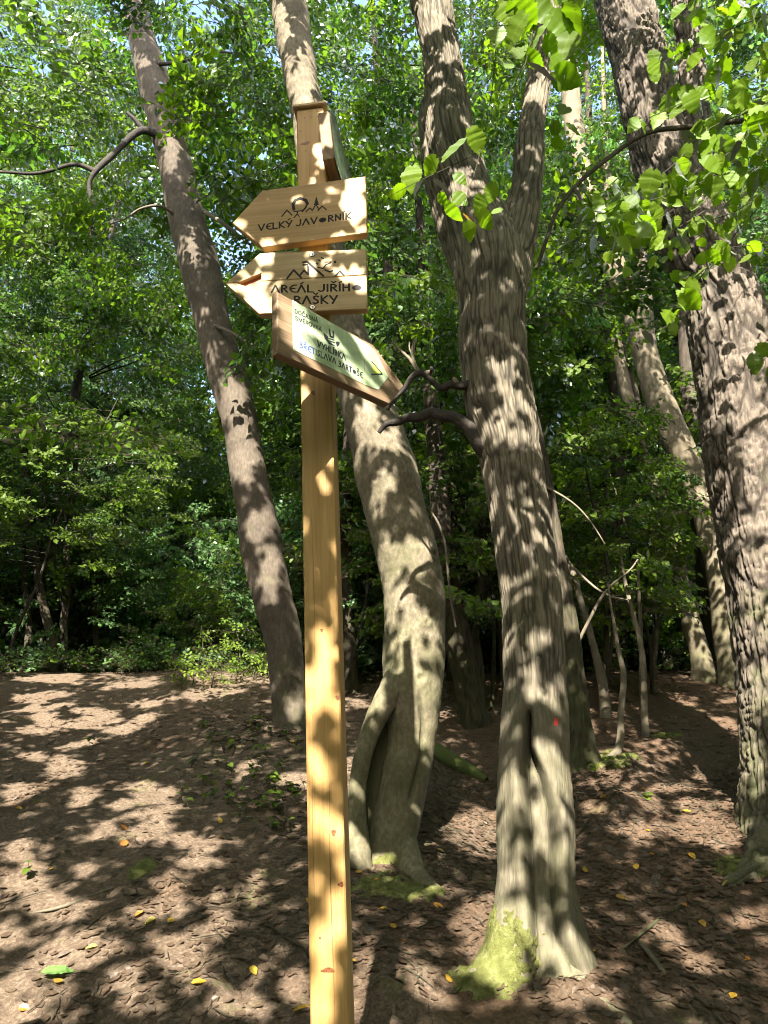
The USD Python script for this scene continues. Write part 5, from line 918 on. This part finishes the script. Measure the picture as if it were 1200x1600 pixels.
# ---------------------------------------------------------------- linden twigs hanging close in front
def leaf_frame(c, direction, nrm):
    y = direction / np.linalg.norm(direction); z = nrm - y * (nrm @ y); z /= np.linalg.norm(z); return np.stack([np.cross(y, z), y, z], -1)
def near_leaf(t, px, py, size, Y, rng, material, ang=None, face=.6, n=15):
    c = atY(px, py, Y); zd = (c - CAM) @ FW; L = size * zd / F; view = CAM - c; view /= np.linalg.norm(view)
    ang = rng.uniform(-1.0, 1.0) if ang is None else ang
    d = -math.cos(ang) * UP * .8 + math.sin(ang) * RT + FW * rng.normal(0, .35); nr = face * view + (1 - face) * np.array([0, 0, 1.0]) + rng.normal(0, .25, 3)
    v, f, uv = big_leaf(L, rng.uniform(.70, .98), rng, rng.uniform(-.05, .28), rng.uniform(-.05, .4), serr=rng.uniform(.04, .10), n=n); Mx = leaf_frame(c, d, nr)
    obj("leaf", ((v - [0, L * .5, 0]) @ Mx.T + c, f), material, t, smooth=True, uv=uv)
    return (Mx @ [0, -L * .55, 0]) + c
def twig(t, pts, r0=.003, name="twig"):
    P = np.array([atY(a, b, c) for a, b, c in pts]); S = spline(P, 24)[0] if len(P) > 2 else np.linspace(P[0], P[1], 6); obj(name, tube(S, np.linspace(r0, r0 * .4, len(S)), 6), B_TWIG, t, smooth=True)
rng = np.random.default_rng(44)
t = thing("linden_twig", "sunlit twig of large heart-shaped leaves hanging before the fork of the forked tree", "twig")
twig(t, [(790, -60, 2.2), (776, 60, 2.1), (766, 160, 2.02), (752, 230, 1.98), (735, 290, 1.95), (720, 330, 1.95)], .0026); twig(t, [(750, 236, 1.98), (700, 262, 1.97), (650, 285, 1.96), (612, 305, 1.95)], .0018)
lv = [(705, 234, 46), (745, 222, 40), (670, 261, 33), (642, 278, 40), (652, 296, 26), (618, 300, 32), (720, 280, 24), (692, 297, 36), (767, 303, 32), (720, 312, 26), (750, 320, 30), (707, 334, 34), (760, 345, 34), (732, 341, 20), (735, 362, 28), (694, 312, 22), (775, 330, 20)]
for k, (a, b, s) in enumerate(lv):
    near_leaf(t, a, b, s * 1.05, 1.96, rng, YELLOW if k == 13 else L_NEAR)
t = thing("linden_twig", "twig of big broad leaves hanging from the top edge above the forked tree", "twig")
twig(t, [(840, -60, 1.9), (838, 0, 1.88), (832, 50, 1.86), (818, 110, 1.84), (806, 150, 1.83)], .0028); twig(t, [(838, 10, 1.88), (870, 40, 1.86), (885, 90, 1.85), (878, 140, 1.84)], .002); twig(t, [(820, 100, 1.84), (812, 180, 1.83), (848, 205, 1.83), (870, 190, 1.84)], .0016)
for a, b, s in [(890, 10, 46), (880, 42, 50), (850, 22, 46), (820, 25, 52), (803, 50, 50), (775, 57, 32), (840, 55, 46), (880, 80, 54), (893, 45, 55), (850, 118, 50), (887, 122, 44), (788, 102, 36), (835, 95, 34), (810, 80, 34), (870, 100, 34), (860, 75, 40), (790, 20, 40), (865, -12, 50), (825, -10, 50), (880, 172, 26), (868, 203, 22), (898, 200, 26), (872, 225, 22)]: near_leaf(t, a, b, s * 1.05, 1.85, rng, L_NEAR if rng.uniform() < .6 else L_YEL)
t = thing("linden_branch", "grey curved branch reaching from the right across the oak, with many sunlit leaves", "branch")
bp = [(1290, 190, 3.15), (1200, 186, 3.1), (1130, 192, 3.05), (1060, 200, 3.0), (1020, 205, 2.97), (985, 222, 2.95), (940, 255, 2.93), (900, 290, 2.9), (870, 330, 2.9), (852, 380, 2.9), (838, 420, 2.9)]
S = spline(np.array([atY(*p) for p in bp]), 60)[0]; obj("bough", tube(S, np.linspace(.016, .0085, 60), 12), B_SMOOTH, t, smooth=True)
TW = [[(1150, 255, 2.75), (1085, 290, 2.74), (1020, 312, 2.72), (960, 322, 2.7), (905, 318, 2.68)], [(1100, 330, 2.8), (1045, 362, 2.78), (990, 372, 2.76), (935, 372, 2.74), (890, 395, 2.72)], [(1090, 300, 2.9), (1040, 310, 2.9), (1000, 345, 2.9), (970, 360, 2.9)], [(1260, 70, 2.7), (1190, 100, 2.68), (1110, 140, 2.65), (1040, 172, 2.62), (1000, 190, 2.6)], [(1260, 130, 2.75), (1170, 175, 2.72), (1110, 200, 2.7), (1060, 250, 2.66), (1010, 290, 2.62), (950, 330, 2.6), (900, 350, 2.58)], [(1260, 215, 2.8), (1180, 262, 2.76), (1110, 300, 2.72), (1040, 335, 2.68), (975, 380, 2.64), (930, 400, 2.62)],
      [(1260, 0, 2.6), (1180, 30, 2.6), (1110, 60, 2.58), (1050, 90, 2.56), (1005, 112, 2.55)], [(1180, 330, 2.9), (1120, 400, 2.85), (1085, 450, 2.8), (1055, 500, 2.78), (1020, 520, 2.76)], [(1260, 260, 2.9), (1200, 290, 2.88), (1150, 330, 2.86), (1100, 345, 2.84)], [(1260, -60, 2.5), (1180, -20, 2.5), (1110, 10, 2.5), (1060, 30, 2.5)], [(1260, 150, 2.6), (1200, 160, 2.6), (1150, 230, 2.58), (1090, 260, 2.56)]]
for tw_ in TW:
    twig(t, tw_, .0032); P = np.array(tw_); s = np.r_[0, np.cumsum(np.hypot(*np.diff(P[:, :2], axis=0).T))]; x = rng.uniform(10, 20)
    while x < s[-1]:
        px, py, Y_ = (np.interp(x, s, P[:, c]) for c in range(3))
        for _ in range(2 if rng.uniform() < .45 else 1): near_leaf(t, px + rng.normal(0, 9), py + rng.uniform(-16, 20), rng.uniform(16, 38), Y_ + rng.normal(0, .05), rng, L_NEAR if rng.uniform() < .65 else L_YEL, face=rng.uniform(.15, .65))
        x += rng.uniform(9, 16)
t = thing("leafy_branch", "slender branch with many small bright leaves in front of the upper oak trunk", "branch")
for tw_ in ([(1290, 60, 3.9), (1200, 110, 3.85), (1120, 150, 3.8), (1050, 160, 3.75)], [(1290, 130, 3.9), (1200, 215, 3.85), (1120, 240, 3.8), (1060, 285, 3.75), (1000, 300, 3.7), (930, 285, 3.7)], [(1290, 240, 3.9), (1200, 250, 3.85), (1140, 330, 3.8), (1090, 370, 3.75), (1030, 400, 3.7), (960, 420, 3.7)], [(1290, 10, 3.9), (1200, 20, 3.85), (1130, 80, 3.8), (1090, 110, 3.8)], [(1290, 330, 3.9), (1200, 380, 3.85), (1130, 390, 3.8), (1070, 440, 3.75)]):
    twig(t, tw_, .0035); P = np.array(tw_); s = np.r_[0, np.cumsum(np.hypot(*np.diff(P[:, :2], axis=0).T))]; x = rng.uniform(10, 20)
    while x < s[-1]:
        px, py, Y_ = (np.interp(x, s, P[:, c]) for c in range(3)); near_leaf(t, px + rng.normal(0, 10), py + rng.uniform(-14, 18), rng.uniform(13, 25), Y_ + rng.normal(0, .06), rng, L_NEAR if rng.uniform() < .7 else L_YEL, face=rng.uniform(.1, .6), n=9); x += rng.uniform(7, 12)
t = thing("oak_spray", "small leafy shoot on the right edge in front of the oak trunk", "twig")
twig(t, [(1250, 540, 3.0), (1205, 555, 3.0), (1172, 580, 3.0)], .002)
for a, b, s in [(1180, 568, 34), (1196, 548, 30), (1205, 580, 30)]: near_leaf(t, a, b, s, 3.0, rng, L_MID)
# ---------------------------------------------------------------- unseen trees added behind the viewer, crowns cut by mask to place sun patches
E1 = np.cross([0, 0, 1.0], SUN); E1 /= np.linalg.norm(E1); E2 = np.cross(SUN, E1)
CELL, U0, U1, V0, V1 = .03, -8.0, 8.0, -.5, 11.5
nu, nv = int((U1 - U0) / CELL), int((V1 - V0) / CELL)
UU, VV = np.meshgrid(U0 + (np.arange(nu) + .5) * CELL, V0 + (np.arange(nv) + .5) * CELL, indexing="ij")
def uv_of(P): return np.asarray(P) @ E1, np.asarray(P) @ E2
nz = meshkit.fbm(np.stack([UU / .62, VV / .50, 0 * UU + 3], -1), 3, 91) * .7 + meshkit.fbm(np.stack([UU / .20, VV / .17, 0 * UU], -1), 2, 17) * .3
frac = np.interp(VV, [0, 3, 6, 7.2, 8.3, 11], [.17, .13, .12, .20, .85, 1.0])
lit = np.zeros_like(UU, bool)
order = np.argsort(np.argsort(nz.ravel())).reshape(nz.shape) / nz.size
lit = order > 1 - frac
def raster(poly_uv, value):
    P = Polygon(poly_uv)
    if not P.is_valid: P = P.buffer(0)
    b = P.bounds; i0, i1 = int((b[0] - U0) / CELL), int((b[2] - U0) / CELL) + 2; j0, j1 = int((b[1] - V0) / CELL), int((b[3] - V0) / CELL) + 2
    i0, i1, j0, j1 = max(i0, 0), min(i1, nu), max(j0, 0), min(j1, nv)
    if i1 <= i0 or j1 <= j0: return
    lit[i0:i1, j0:j1] = np.where(shapely.contains_xy(P, UU[i0:i1, j0:j1], VV[i0:i1, j0:j1]), value, lit[i0:i1, j0:j1])
def surf(kind, px, py):
    if kind == "ground": return hit(px, py)
    if kind == "post": d = ray(px, py); return CAM + d * ((PB - CAM) @ EN) / (d @ EN)
    if kind in HERO:
        t = np.array([(b, c, w) for a, b, c, w in HERO[kind]]); o = np.argsort(t[:, 0]); Yc = np.interp(py, t[o, 0], t[o, 1]); w = np.interp(py, t[o, 0], t[o, 2]); P = atY(px, py, Yc); r = w * ((P - CAM) @ FW) / F / 2
        cx = np.interp(py, t[o, 0], np.array([a for a, *_ in HERO[kind]])[o]); k = np.clip((px - cx) / (w / 2), -.95, .95); return atY(px, py, Yc - r * math.sqrt(1 - k * k))
    return atY(px, py, float(kind))
def spot(kind, px, py, rx, ry, on=True, rot=0):
    t = np.linspace(0, 2 * np.pi, 17)[:-1]; w = 1 + .22 * np.sin(2 * t + px) + .15 * np.sin(3 * t + py); c, s = math.cos(math.radians(rot)), math.sin(math.radians(rot)); P = []
    for a, k in zip(t, w):
        x, y = rx * k * math.cos(a), ry * k * math.sin(a); q = surf(kind, px + c * x - s * y, py + s * x + c * y)
        if q is not None: P.append(uv_of(q))
    if len(P) > 3: raster(P, on)
def band(kind, pts, on=False):          # pts: (px, py, half width)
    L_, R_ = [], []
    for px, py, h in pts: L_.append(uv_of(surf(kind, px - h, py))); R_.append(uv_of(surf(kind, px + h, py)))
    raster(L_ + R_[::-1], on)
for key in ("left", "centre", "maple", "oak"): band(key, [(a, b, w * .5) for a, b, c, w in HERO[key] if -60 < b < 1640])
SPOTS = [("9.0", 350, 1015, 90, 60), ("7.6", 960, 700, 60, 70), ("8.5", 930, 880, 60, 60), ("post", 507, 1042, 24, 42), ("post", 508, 1290, 26, 36), ("post", 516, 1395, 24, 22), ("post", 522, 1445, 16, 26), ("post", 508, 1572, 26, 20), ("post", 503, 712, 20, 8), ("post", 492, 655, 14, 10), ("post", 505, 255, 12, 22), ("post", 515, 1230, 16, 16),
         ("post", 556, 300, 20, 22), ("post", 552, 345, 24, 22), ("post", 420, 410, 22, 14), ("post", 432, 402, 12, 9), ("post", 395, 475, 26, 18), ("post", 545, 402, 26, 9), ("post", 555, 460, 20, 16), ("post", 505, 408, 14, 10),
         ("1.9", 440, 520, 14, 40), ("1.95", 610, 580, 18, 22), ("1.9", 480, 520, 24, 16), ("1.95", 570, 575, 22, 26),
         ("centre", 470, 135, 26, 30), ("centre", 462, 195, 10, 50), ("centre", 480, 95, 14, 14), ("centre", 440, 40, 12, 30), ("centre", 570, 655, 26, 22), ("centre", 598, 690, 30, 20), ("centre", 600, 760, 16, 24), ("centre", 630, 872, 46, 30), ("centre", 608, 930, 14, 36), ("centre", 660, 980, 22, 24), ("centre", 668, 1015, 24, 12), ("centre", 625, 1085, 34, 14), ("centre", 655, 1110, 20, 40), ("centre", 660, 1180, 22, 60), ("centre", 570, 1110, 14, 34), ("centre", 640, 1195, 30, 30), ("centre", 605, 1350, 40, 26), ("centre", 560, 1230, 14, 14), ("centre", 560, 1300, 22, 26), ("centre", 645, 1055, 12, 10),
         ("maple", 680, 15, 30, 40), ("maple", 705, 90, 16, 18), ("maple", 670, 200, 10, 26), ("maple", 720, 290, 18, 24), ("maple", 790, 595, 20, 20), ("maple", 800, 640, 24, 20), ("maple", 780, 675, 20, 14), ("maple", 835, 690, 12, 16), ("maple", 812, 822, 14, 18), ("maple", 840, 830, 14, 24), ("maple", 848, 880, 20, 18), ("maple", 818, 850, 10, 12), ("maple", 840, 1000, 12, 16), ("maple", 828, 1060, 14, 28), ("maple", 860, 1090, 14, 14),
         ("maple", 800, 1240, 20, 40), ("maple", 850, 1190, 18, 36), ("maple", 870, 1240, 26, 36), ("maple", 788, 1320, 12, 24), ("maple", 845, 1310, 16, 14), ("maple", 835, 1270, 26, 16), ("maple", 800, 1365, 22, 22), ("maple", 880, 1340, 20, 22), ("maple", 795, 1450, 34, 40), ("maple", 830, 1455, 26, 34), ("maple", 895, 1520, 34, 60, True, -25), 
         ("left", 215, 100, 14, 8), ("left", 268, 240, 12, 30), ("left", 300, 330, 10, 30), ("left", 290, 395, 20, 26), ("left", 330, 500, 24, 22), ("left", 345, 570, 26, 34), ("left", 370, 640, 26, 34), ("left", 378, 705, 26, 34), ("left", 378, 745, 18, 14), ("left", 405, 820, 20, 24), ("left", 425, 880, 18, 22), ("left", 420, 915, 16, 18), ("left", 462, 1105, 12, 20),
         ("oak", 1000, 60, 16, 40), ("oak", 985, 100, 14, 30), ("oak", 1010, 150, 16, 20), ("oak", 1040, 220, 20, 20), ("oak", 1085, 100, 16, 40), ("oak", 1100, 330, 14, 40), ("oak", 1085, 380, 34, 26), ("oak", 1110, 440, 40, 34), ("oak", 1150, 480, 26, 44), ("oak", 1120, 540, 26, 30), ("oak", 1175, 560, 26, 40), ("oak", 1150, 620, 40, 30), ("oak", 1190, 680, 26, 40), ("oak", 1130, 720, 26, 24), ("oak", 1170, 800, 36, 18), ("oak", 1180, 880, 44, 34), ("oak", 1175, 960, 40, 34), ("oak", 1190, 1050, 34, 50), ("oak", 1180, 1150, 22, 34),
         ("1.96", 720, 250, 60, 40), ("1.96", 640, 285, 40, 24), ("1.96", 730, 330, 46, 34), ("1.85", 850, 60, 60, 60), ("2.6", 1080, 110, 80, 50), ("2.7", 1110, 270, 90, 40), ("2.7", 1010, 340, 80, 40), ("2.8", 1080, 470, 40, 40), ("2.6", 1180, 60, 60, 60)]
for s_ in SPOTS:
    if s_[0] in HERO: spot(*s_)
# on the ground: streaks of light between the trees and patches on the trodden earth
for a in ((760, 1490, 45, 56), (795, 1530, 25, 44), (930, 1560, 44, 22), (80, 1060, 80, 8), (60, 1090, 60, 10), (230, 1098, 40, 8), (150, 1115, 50, 8), (60, 1140, 46, 12), (210, 1130, 50, 9, -15), (330, 1083, 60, 12), (420, 1062, 40, 10), (100, 1200, 36, 22, -25), (40, 1240, 40, 24), (130, 1245, 34, 14, -15), (160, 1300, 34, 14, -15), (250, 1285, 26, 12, -20), (50, 1180, 30, 10), (120, 1165, 40, 8, -15), (200, 1140, 40, 8, -20), (40, 1375, 40, 40), (95, 1420, 44, 30), (30, 1330, 30, 18), (130, 1360, 22, 16), (310, 1345, 34, 18), (270, 1400, 30, 40), (235, 1430, 34, 18), (290, 1500, 46, 60), (200, 1550, 36, 40), (400, 1385, 16, 22), (345, 1440, 20, 40), (370, 1570, 60, 26), (460, 1540, 26, 40),
          (670, 1255, 24, 24), (690, 1290, 20, 20), (600, 1490, 46, 40), (570, 1560, 50, 40), (660, 1540, 30, 40), (640, 1440, 20, 16), (735, 1420, 14, 10), (560, 1100, 16, 10),
          (1060, 1128, 50, 18, 20), (1100, 1165, 50, 14, 30), (1150, 1200, 40, 30, 40), (960, 1220, 60, 16, 35), (1010, 1250, 50, 14, 35), (930, 1265, 24, 12), (1130, 1130, 40, 10, 10), (1010, 1050, 70, 6), (1140, 1075, 50, 8), (1060, 1095, 40, 6, 15), (1050, 1470, 50, 16, 35), (1090, 1500, 40, 20, 35), (1170, 1440, 30, 14)): spot("ground", a[0], a[1], a[2] * .8, a[3] * .8, True, a[4] if len(a) > 4 else 0)
band("post", [(512, 1620, 44), (503, 1000, 38), (486, 282, 30), (481, 150, 28)])
band("post", [(470, 390, 120), (470, 260, 120)]); band("post", [(465, 500, 120), (465, 390, 120)]); band("1.9", [(520, 640, 110), (520, 450, 110)])
for s_ in SPOTS:
    if s_[0] not in HERO and s_[0] != "ground": spot(*s_)
shade = ~lit
far_from_lit = distance_transform_edt(shade) * CELL                # how deep inside the shade
rng = np.random.default_rng(2024)
ug, vg = [], []
for layer in range(5):
    step = .068
    a, b = np.meshgrid(np.arange(U0, U1, step), np.arange(V0, V1, step), indexing="ij"); ug.append((a + rng.uniform(-.6, .6, a.shape) * step).ravel()); vg.append((b + rng.uniform(-.6, .6, b.shape) * step).ravel())
ug, vg = np.concatenate(ug), np.concatenate(vg)
ci, cj = np.clip(((ug - U0) / CELL).astype(int), 0, nu - 1), np.clip(((vg - V0) / CELL).astype(int), 0, nv - 1)
dd = far_from_lit[ci, cj]; keep = (dd > .022) & (rng.uniform(0, 1, len(dd)) < np.where(dd > .06, .93, .85))
ug, vg, dd = ug[keep], vg[keep], dd[keep]
zc = np.full(len(ug), np.nan)                                      # the lowest height at which a leaf on that sun ray hangs outside the view
for zt in np.arange(4.0, 15, .4):
    w = (zt - vg * E2[2]) / SUN[2]; Pq = ug[:, None] * E1 + vg[:, None] * E2 + w[:, None] * SUN; qx, qy, qz = proj(Pq)
    out = ~((qz > .05) & (qy > -130) & (np.abs(qx - 600) < 760)) & (Pq[:, 2] > 3.6)
    zc = np.where(np.isnan(zc) & out, zt, zc)
ok = ~np.isnan(zc); ug, vg, dd, zc = ug[ok], vg[ok], dd[ok], zc[ok] + rng.uniform(.1, 1.6, ok.sum()) * np.clip(dd[ok] / .12, .35, 1)
PC = ug[:, None] * E1 + vg[:, None] * E2 + ((zc - vg * E2[2]) / SUN[2])[:, None] * SUN
scl = np.clip(dd / .05, .6, 1) * rng.uniform(.10, .14, len(dd))
homes = [(-3.9, -3.6, "unseen tree added behind the viewer on the left, broad crown shaped to place sun patches"), (3.4, -3.2, "unseen tree added behind the viewer on the right, broad crown shaped to place sun patches"), (-1.2, -8.5, "tall unseen tree added farther behind the viewer, crown shaped to place sun patches"), (5.2, -8.0, "tall unseen tree added farther behind the viewer on the right, crown shaped to place sun patches"), (-6.4, -9.0, "tall unseen tree added farther behind the viewer on the left, crown shaped to place sun patches")]
own = np.argmin([np.hypot(PC[:, 0] - a, PC[:, 1] - b) for a, b, _ in homes], 0)
for k, (a, b, lab) in enumerate(homes):
    t = thing("canopy_tree", lab, "tree"); zb = float(height(a, b, False)); hh = np.array([-.3, 0, 2, 5, 8, 11, 12.5]); r_ = np.random.default_rng(700 + k); wob = np.cumsum(r_.normal(0, .12, (7, 2)), 0)
    msh, uv = trunk_mesh(np.stack([a + wob[:, 0], b + wob[:, 1], zb + hh, np.array([.26, .2, .18, .15, .11, .06, .03])], -1), 24, 80, disp_fissure, 700 + k); obj("trunk", msh, B_BROWN, t, smooth=True, uv=uv)
    m_ = own == k; n_ = int(m_.sum())
    if n_ == 0: continue
    M_ = Rotation.from_euler("zxy", np.column_stack([r_.uniform(0, 6.3, n_), r_.normal(-.2, .5, n_), r_.normal(0, .5, n_)])).as_matrix()
    tmpl = np.array([[0, -.5, 0], [.40, -.08, .1], [0, .5, -.1], [-.40, -.08, .1]]); vv = np.einsum("nij,kj->nki", M_, tmpl) * scl[m_][:, None, None] + PC[m_][:, None]
    obj("crown", (vv.reshape(-1, 3), (np.arange(n_)[:, None, None] * 4 + np.array([[0, 1, 2], [0, 2, 3]])).reshape(-1, 3)), L_MID, t, uv=np.tile([[.5, 0], [1, .4], [.5, 1], [0, .4]], (n_, 1)), kind="stuff")
total += len(PC)
print("sprays", total, "canopy", len(PC), "lit fraction", lit.mean())
